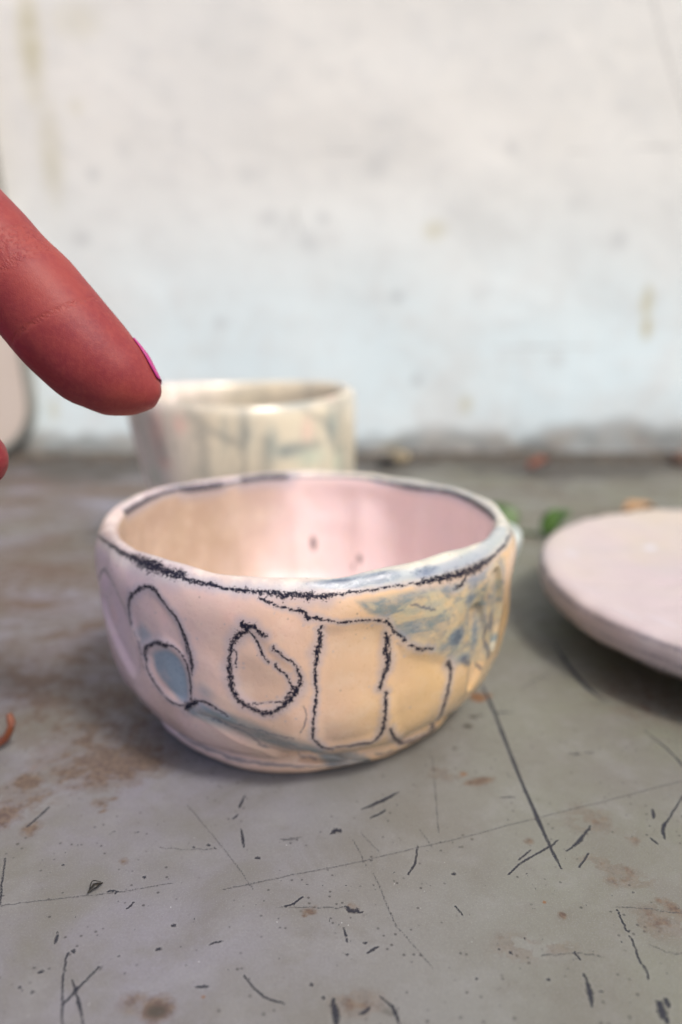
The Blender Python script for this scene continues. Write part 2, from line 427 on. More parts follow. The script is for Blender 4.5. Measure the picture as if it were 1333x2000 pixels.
# ------------------------------------------------------------------ wall
wx = np.array(seglin(-1.2, -0.26, 0.08) + seglin(-0.26, 0.26, 0.0018) + seglin(0.26, 1.21, 0.08))
wz = np.array([-0.3, -0.05] + seglin(-0.01, 0.26, 0.0018) + seglin(0.26, 1.3, 0.08))
WF = Field(wx, wz)
wgrey = WF.new(); wtan = WF.new(); wcrk = WF.new(9.0); wdirt = WF.new()
def ww_(px, py):
    p = at_y(px, py, WALL_Y); return (p.x, p.z)
WS = (WALL_Y / 1.0) / FPX
for x, y, r, v in [(775, 580, 17, 1), (815, 743, 17, 1.1), (630, 425, 18, .5), (530, 425, 22, .45), (600, 470, 26, .4), (998, 290, 18, .6), (240, 290, 26, .5), (180, 340, 20, .5), (1210, 470, 24, .5),
                   (430, 630, 18, .5), (160, 465, 18, .5), (560, 440, 30, .3), (730, 330, 30, .4), (940, 570, 30, .2), (1250, 850, 30, .5), (350, 250, 22, .3), (690, 60, 24, .3), (480, 340, 24, .3), (1090, 700, 20, .3), (1130, 400, 24, .3)]:
    WF.blob(wgrey, ww_(x, y), r * WS, r * WS * random.uniform(.7, 1.4), random.uniform(0, 3), v, 0.0)
for x, y, rx, ry, v in [(1265, 590, 14, 40, 1.2), (1264, 640, 12, 30, 1.2), (850, 450, 30, 24, .7), (910, 790, 16, 26, .8), (60, 90, 30, 120, .9), (150, 40, 60, 40, .4), (100, 300, 30, 120, .5), (105, 800, 14, 30, .6), (150, 210, 20, 20, .4), (770, 874, 34, 18, 1.0)]:
    WF.blob(wtan, ww_(x, y), rx * WS, ry * WS, 0, v, 0.1)
for p, w in [([(1275, -10), (1290, 60), (1310, 130), (1345, 240)], 3), ([(1110, 295), (1180, 292), (1333, 285)], 2), ([(560, 300), (700, 296)], 2), ([(960, 680), (1180, 676)], 2), ([(575, 410), (585, 450)], 3)]:
    WF.stroke(wcrk, [ww_(*q) for q in spline(p, 5)], w * WS)
WX, WZ = np.meshgrid(wx, wz)
wn2 = vnoise(WX * 40 + 70, WZ * 90 + 30, 11) * 0.55 + vnoise(WX * 120 + 70, WZ * 200 + 30, 12) * 0.45
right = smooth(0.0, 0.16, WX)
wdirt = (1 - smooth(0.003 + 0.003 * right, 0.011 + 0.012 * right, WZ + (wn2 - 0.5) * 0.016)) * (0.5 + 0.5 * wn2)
V = np.stack([WX, np.full_like(WX, WALL_Y), WZ], -1)
V[..., 1] += (vnoise(WX * 30 + 50, WZ * 30 + 50, 5) - .5) * 0.0012
idx = np.arange(len(wx) * len(wz)).reshape(len(wz), len(wx))
Q = np.stack([idx[:-1, :-1], idx[:-1, 1:], idx[1:, 1:], idx[1:, :-1]], -1).reshape(-1, 4)
me = mesh_np("wall_face", V.reshape(-1, 3), Q)
for n_, a_ in (("grey", wgrey), ("tan", wtan), ("crack", wcrk), ("dirt", wdirt)): add_attr(me, n_, a_)
m = NT("white_painted_plaster")
o = m.sep()
n1 = m.noise(14, 4, 0.6); n2 = m.noise(70, 5, 0.6)
base = m.mix(m.mr(o[2], 0.04, 0.16), (0.76, 0.865, 0.885), (0.83, 0.81, 0.755))
base = m.mix(m.mr(n1, 0.4, 0.7, 0, 0.5), base, (0.76, 0.755, 0.72))
base = m.mix(m.mr(n2, 0.45, 0.72, 0, 0.35), base, (0.68, 0.68, 0.66))
base = m.mix(m.mr(m.noise(26, 6, .7, .5), 0.5, 0.7, 0, 0.30), base, (0.66, 0.66, 0.63))
base = m.mix(m.math('MULTIPLY', m.attr('grey'), m.mr(n2, .3, .6, .35, .75)), base, (0.36, 0.37, 0.38))
base = m.mix(m.math('MULTIPLY', m.attr('tan'), m.mr(n2, .3, .6, .45, .85)), base, (0.56, 0.51, 0.32))
base = m.mix(m.mr(m.attr('crack'), 0.4, 1.8, 0.6, 0), base, (0.4, 0.39, 0.37))
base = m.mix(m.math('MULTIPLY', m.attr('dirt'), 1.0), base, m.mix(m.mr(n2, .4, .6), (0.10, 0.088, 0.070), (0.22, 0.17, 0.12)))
m.out(Base_Color=base, Roughness=0.75, Normal=m.bump(m.math('ADD', n2, m.math('MULTIPLY', m.noise(500, 4, .6), .3)), 0.5, 0.0012))
wall = empty("wall", (0, WALL_Y, 0), "white painted plaster wall with faint grey spots and a dirty foot behind the table", "wall")
wf = link_mesh("wall_face", me, m.m)
wf.parent = wall; wf.location = (0, -WALL_Y, 0)
bm = bmesh.new(); bmesh.ops.create_cube(bm, size=1.0)
bmesh.ops.scale(bm, vec=(2.4, 0.12, 1.6), verts=bm.verts)
bmesh.ops.translate(bm, vec=(0, 0.064, 0.5 - 0.0 - 0.0), verts=bm.verts)
mb = bpy.data.meshes.new("masonry"); bm.to_mesh(mb); bm.free()
mm = NT("masonry_render"); mm.out(Base_Color=mm.mix(mm.noise(20, 4), (0.6, 0.58, 0.55), (0.7, 0.68, 0.66)), Roughness=0.85)
link_mesh("masonry", mb, mm.m, wall)

# ------------------------------------------------------------------ thrown / carved pots
def revolve_grid(prof, ncol, rowstep, shape=None):
    """prof: list of (r,z,density) along outer foot -> rim -> inside centre. returns P(theta,s) grid"""
    pts = np.array(spline([(p[0], p[1]) for p in prof], 14))
    seg = np.hypot(*np.diff(pts, axis=0).T)
    s = np.concatenate([[0], np.cumsum(seg)])
    rows = np.arange(0, s[-1], rowstep)
    rows = np.append(rows, s[-1])
    r = np.interp(rows, s, pts[:, 0]); z = np.interp(rows, s, pts[:, 1])
    th = np.linspace(-math.pi, math.pi, ncol, endpoint=False)
    return th, rows, r, z

class Pot:
    def __init__(self, name, centre, prof, ncol, rowstep, shape, RM):
        self.c = Vector(centre); self.name = name; self.RM = RM
        self.th, self.rows, r, z = revolve_grid(prof, ncol, rowstep)
        T, Z = np.meshgrid(self.th, z); _, RR = np.meshgrid(self.th, r)
        self.X, self.Y, self.Z = shape(T, RR, Z, np.meshgrid(self.th, self.rows)[1])
        self.F = Field(self.th * RM, self.rows)
        nr, nc = T.shape
        idx = np.arange(nr * nc).reshape(nr, nc)
        nxt = np.roll(idx, -1, axis=1)
        self.Q = np.stack([idx[:-1], nxt[:-1], nxt[1:], idx[1:]], -1).reshape(-1, 4)
        self.nc = nc
        P = self.P().reshape(-1, 3)
        self.bvh = BVHTree.FromPolygons([tuple(p) for p in P.tolist()], self.Q.tolist())
        self.disp = self.F.new()
        self.attrs = {}
    def P(self):
        return np.stack([self.X + self.c.x, self.Y + self.c.y, self.Z + self.c.z], -1)
    def uv(self, px, py):
        loc, nrm, i, d = self.bvh.ray_cast(CAMP, ray(px, py).normalized())
        if loc is None: return None
        row, col = divmod(i, self.nc)
        # refine inside the quad
        a = Vector(self.P()[row, col]) if False else None
        th = self.th[col] + (self.th[1] - self.th[0]) * 0.5
        return np.array((th * self.RM, 0.5 * (self.rows[row] + self.rows[row + 1])))
    def curve(self, pts, n=5):
        out = []
        for p in spline(pts, n):
            q = self.uv(*p)
            if q is not None: out.append(q)
        if len(out) > 4:      # soften grid quantisation
            o = np.array(out); o[1:-1] = (o[:-2] + 2 * o[1:-1] + o[2:]) / 4; out = list(o)
        return out
    def scale(self, px, py):
        q = self.bvh.ray_cast(CAMP, ray(px, py).normalized())
        return (q[3] or 0.13) / FPX
    def stroke(self, F, pts, w, jit=0.9, n=6):
        q = self.curve(pts, n)
        if len(q) < 2: return
        s = self.scale(*pts[len(pts) // 2]) if self.scale(*pts[len(pts) // 2]) else 0.13 / FPX
        q = [p + rng.normal(0, jit * s, 2) for p in q]
        wl = [w, w] if np.isscalar(w) else w
        ws = np.interp(np.linspace(0, 1, len(q)), np.linspace(0, 1, len(wl)), wl) * 0.5 * s
        ws = ws * rng.uniform(0.65, 1.25, len(q))
        self.F.stroke(F, q, list(ws))
    def blob(self, F, x, y, rx, ry, rot=0, v=1, hard=.2):
        q = self.uv(x, y)
        if q is None: return
        s = self.scale(x, y)
        self.F.blob(F, q, rx * s, ry * s, rot, v, hard)
    def carve(self, poly, depth, soft, mask=None, val=1.0):
        P = self.curve(poly + [poly[0]], 4)
        if len(P) < 4: return
        sy, sx, D = self.F.polysdf(P, soft)
        f = 1 - smooth(-soft, soft * 0.4, D)
        self.disp[sy, sx] = np.minimum(self.disp[sy, sx], -depth * f)
        if mask is not None: mask[sy, sx] = np.maximum(mask[sy, sx], val * (1 - smooth(-soft, soft * .6, D)))
    def build(self, parent, mat, name):
        P = self.P()
        dth = np.roll(P, -1, 1) - np.roll(P, 1, 1)
        ds = np.gradient(P, axis=0)
        N = np.cross(dth, ds); N /= (np.linalg.norm(N, axis=-1, keepdims=True) + 1e-12)
        P = P + N * self.disp[..., None]
        P = P - np.array(self.c)
        me = mesh_np(name, P.reshape(-1, 3), self.Q)
        for k, v in self.attrs.items(): add_attr(me, k, v)
        o = link_mesh(name, me, mat, parent)
        return o

def bowl_shape(T, RR, Z, S):
    # hand-built: a little square in plan, lip rises and dips, wall lightly faceted by the cutting tool
    out = RR > 0
    k = 1 + 0.010 * np.cos(4 * T + 0.3) + 0.006 * np.cos(3 * T + 1.0)
    k *= 1 - 0.020 * smooth(-2.2, -1.2, T) * (1 - smooth(-1.2, -0.3, T)) * smooth(0.015, 0.03, Z) * 0
    hz = np.clip(Z / 0.0385, 0, 1)
    fac = 0.0
    for a0, wd, dp in [(-2.95, .30, .9), (-2.45, .30, .6), (-1.95, .34, .5), (-1.25, .34, .7), (-0.72, .24, .8), (-0.38, .20, 1.0), (-0.02, .24, .9), (0.6, .36, .8), (1.3, .36, .8), (2.0, .36, .8), (2.7, .3, .8)]:
        d = (T - a0 + math.pi) % (2 * math.pi) - math.pi
        fac = fac + dp * np.clip(1 - (d / wd) ** 2, 0, 1)
    body = smooth(0.003, 0.012, Z) * (1 - smooth(0.026, 0.035, Z))
    lowleft = (1 - smooth(0.002, 0.010, Z)) * np.clip(np.cos(T - R(200)), 0, 1) ** 1.5 * smooth(0.024, 0.028, RR)
    r = RR * k - 0.00080 * fac * body + 0.0012 * lowleft
    zz = Z + hz ** 3 * (0.0003 * np.cos(2 * T + 0.4) - 0.0004 * np.cos(T + math.pi / 2 + .1) * 0 + 0.00025 * np.sin(5 * T))
    # the near side of the foot is cut back a little
    return r * np.cos(T), r * np.sin(T), zz

BC = (-0.0067, 0.1420, 0.0)
bowl_prof = [(0.0, 0.0016), (0.015, 0.0016), (0.0250, 0.0010), (0.0272, 0.0002), (0.0284, 0.0006), (0.0291, 0.0018), (0.0287, 0.0032), (0.0289, 0.0041), (0.0311, 0.0051), (0.0342, 0.0076), (0.0367, 0.0115), (0.0381, 0.0165),
             (0.0387, 0.0220), (0.0390, 0.0280), (0.0389, 0.0330), (0.0383, 0.0362), (0.0372, 0.0381), (0.0360, 0.0385), (0.0350, 0.0379), (0.0345, 0.0362), (0.0346, 0.0310), (0.0340, 0.0220), (0.0315, 0.0135), (0.0260, 0.0078), (0.0150, 0.0055), (0.0, 0.0050)]
bowl = Pot("bowl", BC, bowl_prof, 1150, 0.00026, bowl_shape, 0.0385)
F = bowl.F
line = F.new(9.0); soft = F.new(9.0); wash = F.new(); navy = F.new(); teal = F.new(); pink = F.new()
LN = [
 # petal outlines at the left
 ([(256, 1222), (251, 1200), (252, 1178), (263, 1158), (284, 1146), (302, 1153), (319, 1176), (344, 1204), (358, 1233), (369, 1264), (376, 1296), (374, 1316)], [2.5, 5, 6, 7, 7, 7, 5, 5, 5, 6, 6, 3], .8),
 ([(352, 1218), (361, 1254), (373, 1300)], 3, .6),
 ([(282, 1282), (283, 1268), (293, 1259), (308, 1256), (323, 1262), (327, 1258)], [5, 6, 6, 7, 7, 4], .9),
 ([(330, 1260), (345, 1268), (358, 1285), (367, 1310), (372, 1338), (373, 1370)], [3, 3, 4, 4, 4, 3.5], .6),
 ([(284, 1280), (287, 1307), (302, 1338), (323, 1363), (347, 1376), (370, 1380)], 3.6, .6),
 ([(362, 1383), (374, 1376), (384, 1370)], [8, 10, 6], 1), ([(376, 1375), (397, 1369), (421, 1381), (444, 1399)], [5, 5, 4, 3], .8),
 # pear
 ([(476, 1219), (488, 1222), (498, 1223)], 7, 2), ([(497, 1224), (508, 1232), (520, 1243)], 6, 1.2), ([(533, 1261), (538, 1270), (555, 1282), (577, 1300), (588, 1324)], 4, 1.2),
 ([(589, 1326), (583, 1342), (573, 1358), (548, 1384), (524, 1395), (503, 1391), (478, 1377), (460, 1362), (452, 1335), (449, 1296), (454, 1260), (467, 1240), (486, 1225)], [4, 9, 7, 7, 7, 6, 7, 6, 7, 7, 6, 8, 6], 1.2),
 ([(488, 1236), (503, 1254), (513, 1276), (522, 1292), (528, 1295)], 3.4, .8), ([(536, 1299), (546, 1310), (557, 1318), (568, 1335), (569, 1350), (556, 1366)], 3.2, 1.2),
 ([(550, 1372), (520, 1377), (488, 1378)], 2.2, 1.0), ([(462, 1270), (460, 1303)], 2.2, 1.6),
 # contour above the panels
 ([(510, 1171), (538, 1181), (566, 1190), (585, 1192)], 4, 1.6), ([(583, 1190), (595, 1200), (605, 1208), (632, 1210), (668, 1215), (704, 1213), (740, 1211)], [5, 6, 5, 4, 3.5, 3, 4], 1.2),
 ([(740, 1211), (760, 1217), (772, 1236), (790, 1251)], 5, 1.6), ([(800, 1258), (808, 1263), (826, 1268), (847, 1264)], 5, 1),
 # tall panel
 ([(627, 1225), (622, 1276)], [4, 8], 2.4), ([(622, 1262), (616, 1312), (619, 1359), (614, 1402), (611, 1438), (625, 1456), (650, 1466)], [6, 5, 5, 4, 5, 5, 3], .9),
 ([(640, 1463), (679, 1458), (711, 1451), (733, 1444), (749, 1424), (754, 1395), (757, 1354)], [3, 3, 5, 5, 6, 6, 5], .9),
 ([(745, 1350), (749, 1328), (760, 1305), (757, 1276)], [6, 5, 7, 7], .8), ([(756, 1280), (758, 1258), (754, 1236)], [7, 6, 4], 1.5), ([(766, 1240), (764, 1290)], 1.8, 2.2),
 # right U panel
 ([(879, 1293), (883, 1319), (873, 1359), (862, 1395)], [8, 6, 6, 6], .9), ([(862, 1395), (844, 1424), (819, 1442), (787, 1451), (772, 1440), (762, 1424)], [5, 4, 2.4, 5, 6, 5], .6),
 # rim line
 ([(193, 1046), (205, 1056), (225, 1072), (250, 1085)], [3, 5, 6, 8], .9), ([(250, 1085), (275, 1094), (300, 1106), (338, 1119), (360, 1126)], [8, 15, 18, 13, 7], 1.6), ([(255, 1090), (282, 1103), (330, 1118), (370, 1133), (400, 1141), (430, 1147)], [3, 5, 5, 6, 6, 7], .8),
 ([(430, 1147), (480, 1155), (530, 1159), (580, 1163), (625, 1163), (680, 1158)], [5, 7, 7, 11, 10, 4], 1.4), ([(680, 1158), (740, 1149), (800, 1141), (830, 1138)], [3.5, 4, 3, 7], 1.0),
 ([(825, 1136), (870, 1127), (905, 1119), (935, 1106), (955, 1094)], [10, 10, 12, 14, 9], 1.6), ([(955, 1094), (975, 1076), (990, 1057), (998, 1038)], [7, 5, 4, 3], .9),
 ([(909, 1128), (900, 1143), (889, 1151)], 5, 1.0), ([(280, 1094), (300, 1098), (318, 1106)], 3, 1.5),
]
for p, w, j in LN: bowl.stroke(line, p, np.array(w) * 1.5 if not np.isscalar(w) else w * 1.5, j)
for p, w, j in [([(205, 1108), (224, 1141), (242, 1190), (256, 1226), (270, 1261), (281, 1307)], 2.6, .4), ([(270, 1255), (276, 1275), (283, 1290)], 3, 1), ([(196, 1132), (200, 1112), (208, 1122)], 4, 1),
                ([(411, 1407), (443, 1425), (478, 1441), (503, 1462), (527, 1472), (559, 1479), (619, 1485)], 2.6, .8), ([(467, 1416), (503, 1427), (531, 1435), (573, 1441)], 2.4, 2.0),
                ([(915, 1298), (910, 1355), (896, 1390)], 2.2, .4), ([(974, 1074), (981, 1110), (983, 1140)], 2.2, .5), ([(963, 1168), (956, 1204), (951, 1251), (955, 1283)], [7, 4, 3, 8], 1), ([(967, 1205), (965, 1232)], 10, 1.5),
                ([(733, 1474), (783, 1464)], 3, 1), ([(300, 1392), (350, 1432), (420, 1468), (500, 1489), (600, 1497), (700, 1492)], [2, 4, 4, 4, 3, 2], 1), ([(800, 1180), (830, 1186), (850, 1190)], 3, 1.5), ([(905, 1288), (912, 1294), (918, 1293)], 8, 1), ([(595, 1380), (600, 1400), (590, 1430)], 2, 1.5), ([(936, 1300), (940, 1308)], 4, 1)]:  # soft marks; the foot strokes paint a shadow line and the groove's shade
    bowl.stroke(soft, p, np.array(w) * 1.4, j)
# stray crumbs of charcoal
for i in range(170):
    p, w, j = random.choice(LN); k = random.randrange(len(p)); g = 10 if random.random() < .6 else 30
    x, y = p[k][0] + random.gauss(0, g), p[k][1] + random.gauss(0, g * .7)
    q = bowl.uv(x, y)
    if q is None: continue
    F.stroke(line, [q, q + rng.normal(0, 0.00008, 2)], random.uniform(0.4, 0.8) * 0.00010)
# lines on the inside edge of the lip, running round the far side
def row_at(rr, zz, inner=True):
    pr = np.array([(bowl.X[i, 0], bowl.Z[i, 0]) for i in range(bowl.X.shape[0])])
    d = np.hypot(np.hypot(bowl.X[:, 0], bowl.Y[:, 0]) - rr, bowl.Z[:, 0] - zz)
    return bowl.rows[int(np.argmin(d))]
s_in = row_at(0.0350, 0.0379)
ths = np.linspace(-0.10, math.pi + 0.16, 150)
for a, b in zip(ths[:-1], ths[1:]):
    t = (a + b) / 2
    w = 0.00034 + 0.00030 * float(vnoise(np.array(t * 3.0), np.array(1.5), 9))
    if 1.75 < t < 2.05: w *= 2.6
    if 2.2 < t < 2.5: w *= 1.8
    if 1.2 < t < 1.65: w *= 0.6
    if 0.0 < t < 0.9: w *= 1.3
    off = 0.00025 * math.sin(t * 9)
    F.stroke(line if not (1.1 < t < 1.75) else soft, [np.array((a * 0.0385, s_in + off)), np.array((b * 0.0385, s_in + off))], w)
# colour washes
for x, y, rx, ry, ro, v in [(270, 1240, 24, 20, 0, .6), (300, 1255, 40, 14, 0, .4), (400, 1350, 30, 24, 0, .45), (405, 1385, 34, 14, -.5, 1.1), (440, 1405, 40, 14, -.5, 1.0)]:
    bowl.blob(wash, x, y, rx, ry, ro, v, 0.0)
for p in [([(380, 1388), (430, 1408), (480, 1430), (540, 1455), (600, 1470), (670, 1484), (730, 1488)], 18)]:
    q = bowl.curve(p[0], 5)
    tmp = F.new(9.0); F.stroke(tmp, q, [0.0012, 0.0022, 0.0029, 0.0032, 0.0029, 0.0022, 0.0010]); teal = np.maximum(teal, 1 - smooth(0.5, 1.3, tmp))
def polywash(T, poly, softm, v):
    P = bowl.curve(poly + [poly[0]], 4)
    sy, sx, D = F.polysdf(P, softm)
    T[sy, sx] = np.maximum(T[sy, sx], v * (1 - smooth(-softm, softm * .4, D)))
cloud = F.new()
polywash(wash, [(300, 1268), (325, 1266), (350, 1285), (366, 1320), (371, 1372), (352, 1372), (325, 1348), (300, 1315), (292, 1280)], 0.0010, 0.95)
polywash(wash, [(262, 1225), (275, 1215), (300, 1245), (285, 1262), (272, 1262)], 0.0016, 0.7)
polywash(cloud, [(690, 1172), (760, 1158), (850, 1145), (930, 1120), (985, 1080), (985, 1140), (975, 1240), (955, 1285), (918, 1303), (880, 1292), (850, 1275), (805, 1262), (775, 1240), (760, 1214), (720, 1200)], 0.0008, 1.0)
polywash(wash, [(615, 1142), (640, 1127), (700, 1120), (770, 1115), (830, 1105), (880, 1090), (925, 1070), (970, 1030), (990, 1030), (985, 1052), (940, 1095), (860, 1125), (780, 1140), (700, 1150), (640, 1152)], 0.0007, 0.55)
for x, y, rx, ry, v in [(660, 1138, 50, 12, 1.5), (740, 1128, 44, 12, 1.5), (830, 1115, 30, 11, 1.2), (700, 1140, 50, 10, 1.2), (600, 1142, 20, 8, .6), (893, 1245, 22, 22, 1.3), (925, 1140, 16, 18, .9), (918, 1168, 16, 16, .9), (915, 1200, 14, 30, .6), (905, 1285, 30, 14, .9), (870, 1265, 30, 16, .6), (935, 1240, 12, 50, .8),
                     (800, 1160, 50, 12, .6), (840, 1185, 30, 10, .5), (805, 1225, 26, 16, .8), (950, 1210, 12, 50, .6), (965, 1220, 10, 30, .8), (420, 930, 34, 5, 1), (345, 948, 30, 6, .7)]:
    bowl.blob(navy, x, y, rx * 1.7, ry * 1.5, 0, v, 0.0)
inner = F.new()
bowl.blob(inner, 612, 1062, 9, 20, .15, 1.2, .1); bowl.blob(inner, 702, 1092, 12, 16, .3, .8, .0); bowl.blob(inner, 690, 1108, 8, 12, 0, .7, 0)
bowl.blob(inner, 600, 965, 14, 14, 0, .25, 0)
blush = F.new()
for x, y, r, v in [(450, 1195, 34, .6), (310, 1200, 40, .5), (215, 1200, 30, .8), (560, 1230, 40, .3), (225, 1280, 30, .7), (600, 1400, 40, .3), (975, 1120, 16, .8)]: bowl.blob(blush, x, y, r, r, 0, v, 0)
# carving
bowl.carve([(257, 1222), (252, 1190), (263, 1160), (284, 1148), (302, 1155), (325, 1180), (350, 1215), (366, 1256), (374, 1300), (370, 1330), (355, 1290), (330, 1262), (300, 1258), (270, 1262)], 0.00035, 0.0018)
bowl.carve([(282, 1275), (300, 1260), (335, 1264), (360, 1290), (371, 1330), (372, 1372), (345, 1374), (310, 1350), (290, 1315)], 0.00045, 0.0018)
bowl.carve([(455, 1265), (470, 1240), (488, 1228), (515, 1245), (540, 1275), (580, 1305), (587, 1328), (570, 1360), (525, 1392), (480, 1375), (455, 1340)], 0.00022, 0.0014)
bowl.carve([(625, 1225), (700, 1216), (752, 1222), (758, 1300), (755, 1400), (740, 1438), (680, 1456), (640, 1460), (614, 1438), (617, 1330)], 0.00035, 0.0020)
bowl.carve([(775, 1260), (830, 1275), (878, 1290), (880, 1325), (868, 1375), (840, 1422), (795, 1446), (768, 1425), (762, 1340)], 0.00040, 0.0018)
bowl.carve([(200, 1120), (212, 1125), (232, 1175), (250, 1225), (265, 1262), (275, 1310), (262, 1320), (235, 1275), (212, 1220), (200, 1165)], 0.0008, 0.0016)
bowl.carve([(385, 1392), (430, 1404), (500, 1432), (580, 1460), (660, 1480), (730, 1486), (660, 1492), (560, 1482), (470, 1450)], 0.0009, 0.0009)
bowl.carve([(918, 1190), (942, 1180), (955, 1240), (945, 1290), (930, 1330), (915, 1350), (920, 1290)], 0.0008, 0.0008)
bowl.carve([(960, 1120), (978, 1110), (980, 1180), (970, 1250), (958, 1270), (955, 1190)], 0.0008, 0.0008)
TT, SS = np.meshgrid(F.xs, F.ys)
bowl.disp += ((vnoise(TT * 420 + 60, SS * 420 + 60, 21) - .5) * 0.00008 + (vnoise(TT * 150 + 60, SS * 150 + 60, 22) - .5) * 0.00060).astype(np.float32)
zin = (np.arange(len(bowl.rows)) > np.argmin(np.abs(bowl.rows - s_in)))[:, None].astype(float) * np.ones((1, bowl.nc))
# throwing hollows on the inside wall
scal = np.zeros_like(TT)
for a0, wd, dp in [(2.75, .22, 1), (2.3, .2, .8), (1.9, .2, .9), (1.45, .2, .8), (1.0, .2, .6), (0.5, .25, .5)]:
    scal += dp * np.clip(1 - ((TT / 0.0385 - a0) / wd) ** 2, 0, 1)
bowl.disp += (-0.0011 * scal * zin * smooth(0.006, 0.016, bowl.Z) * (1 - smooth(0.028, 0.036, bowl.Z))).astype(np.float32)
bowl.attrs = dict(line=line, soft=soft, wash=wash, navy=navy, teal=teal, cloud=cloud, mark=inner, blush=blush, inside=zin)

m = NT("drawn_white_ceramic")
o = m.sep()
nA = m.noise(60, 3, .5); nB = m.noise(260, 4, .6); nC = m.noise(1500, 4, .65)
outer = m.mix(m.mr(m.math('ADD', o[0], m.math('MULTIPLY', m.math('SUBTRACT', nA, .5), .02)), -0.035, 0.0), (0.68, 0.50, 0.57), (0.70, 0.465, 0.335))  # glaze tint, with the cool shade of the left side painted in
outer = m.mix(m.mr(m.math('ADD', o[0], m.math('MULTIPLY', m.math('SUBTRACT', nA, .5), .02)), 0.0, 0.022), outer, (0.72, 0.47, 0.23))  # warm light on the right side, painted into the glaze tint
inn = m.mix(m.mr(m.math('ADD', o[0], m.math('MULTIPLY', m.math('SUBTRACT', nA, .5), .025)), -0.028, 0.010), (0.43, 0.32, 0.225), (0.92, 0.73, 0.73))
outer = m.mix(m.mr(o[2], .0355, .0375), outer, m.mix(m.mr(nB, .4, .65), m.mix(m.mr(o[0], -.03, .03), (0.66, 0.50, 0.47), (0.50, 0.50, 0.42)), m.mix(m.mr(o[0], -.03, .03), (0.76, 0.64, 0.60), (0.66, 0.62, 0.50))))
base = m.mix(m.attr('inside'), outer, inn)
base = m.mix(m.math('MULTIPLY', m.attr('blush'), .5), base, (0.78, 0.44, 0.42))
base = m.mix(m.mr(nB, .45, .7, 0, .18), base, (0.80, 0.66, 0.52))
scr = m.noise(230, 4, .65, .4, stretch=(1, 1, 2.2)); scr2 = m.noise(900, 4, .75, .8, stretch=(.7, .7, 1.8))
base = m.mix(m.math('MULTIPLY', m.attr('cloud'), m.mr(scr, .35, .65, .45, .95)), base, m.mix(m.mr(m.noise(170, 5, .7, .7, stretch=(1, 1, 1.8)), .40, .58), (0.17, 0.215, 0.22), (0.46, 0.405, 0.27)))
base = m.mix(m.math('MULTIPLY', m.attr('wash'), m.mr(nB, .2, .6, .65, 1)), base, (0.21, 0.29, 0.38))
base = m.mix(m.math('MULTIPLY', m.attr('teal'), m.mr(nB, .25, .7, .6, .95)), base, (0.17, 0.21, 0.22))
nav = m.mr(m.math('ADD', m.attr('navy'), m.math('MULTIPLY', m.math('SUBTRACT', m.noise(700, 5, .75, 1.2, stretch=(.6, .6, 1.7)), .5), 3.2)), .35, 1.5, 0, .8)
nav = m.math('MULTIPLY', nav, m.mr(m.attr('navy'), .02, .3))
base = m.mix(m.mr(m.attr('navy'), 0, 1, 0, .7), base, (0.19, 0.25, 0.30))
base = m.mix(nav, base, (0.040, 0.072, 0.13))
base = m.mix(m.mr(m.attr('mark'), .1, .8, 0, .85), base, (0.10, 0.075, 0.085))
gr = m.noise(3400, 2, .55); gr2 = m.noise(7000, 1, .5)
grain = m.math('ADD', m.math('MULTIPLY', m.math('SUBTRACT', gr, .44), 3.6), m.math('MULTIPLY', m.math('SUBTRACT', gr2, .5), 1.8))
halo = m.mr(m.attr('line'), 1.0, 4.5, .42, 0)
base = m.mix(halo, base, (0.30, 0.32, 0.42))
lf = m.mr(m.math('ADD', m.attr('line'), grain), .85, 1.25, 0.98, 0)
base = m.mix(lf, base, (0.005, 0.006, 0.020))
sf = m.mr(m.math('ADD', m.attr('soft'), m.math('MULTIPLY', grain, .6)), .5, 2.0, .72, 0)
base = m.mix(sf, base, (0.07, 0.08, 0.12))
spk = m.math('MULTIPLY', m.mr(m.voro(520), .06, .13, 1, 0), m.mr(m.noise(90, 3), .50, .56))
base = m.mix(m.math('MULTIPLY', spk, .5), base, (0.2, .15, .14))
hgt = m.math('ADD', m.math('MULTIPLY', nC, .9), m.math('MULTIPLY', gr2, .25))
hgt = m.math('ADD', hgt, m.math('MULTIPLY', m.noise(230, 3, .55), 2.2))
hgt = m.math('SUBTRACT', hgt, m.math('MULTIPLY', lf, .25))
m.out(Base_Color=base, Roughness=m.mr(nC, .3, .7, .26, .38), Normal=m.bump(hgt, .38, 0.00011), Subsurface_Weight=0.12)
m.b.inputs['Subsurface Radius'].default_value = (0.0012, 0.0007, 0.0004)
m.b.inputs['Subsurface Scale'].default_value = 1.0
m.set(m.b.inputs['Coat Weight'], m.math('SUBTRACT', 0.9, m.math('MULTIPLY', lf, .8)))
m.set(m.b.inputs['Specular IOR Level'], m.math('SUBTRACT', 0.5, m.math('MULTIPLY', lf, .4)))
m.set(m.b.inputs['Coat Roughness'], m.mr(nC, .3, .7, .05, .12))
m.t.links.new(m.bump(m.math('ADD', m.math('ADD', nC, gr2), m.math('MULTIPLY', m.noise(260, 3, .55), 2.5)), .6, 0.00011), m.b.inputs['Coat Normal'])
b_root = empty("bowl", BC, "small hand-carved bowl in the foreground with charcoal pear, petal and panel outlines", "bowl")
bo = bowl.build(b_root, m.m, "bowl_body")

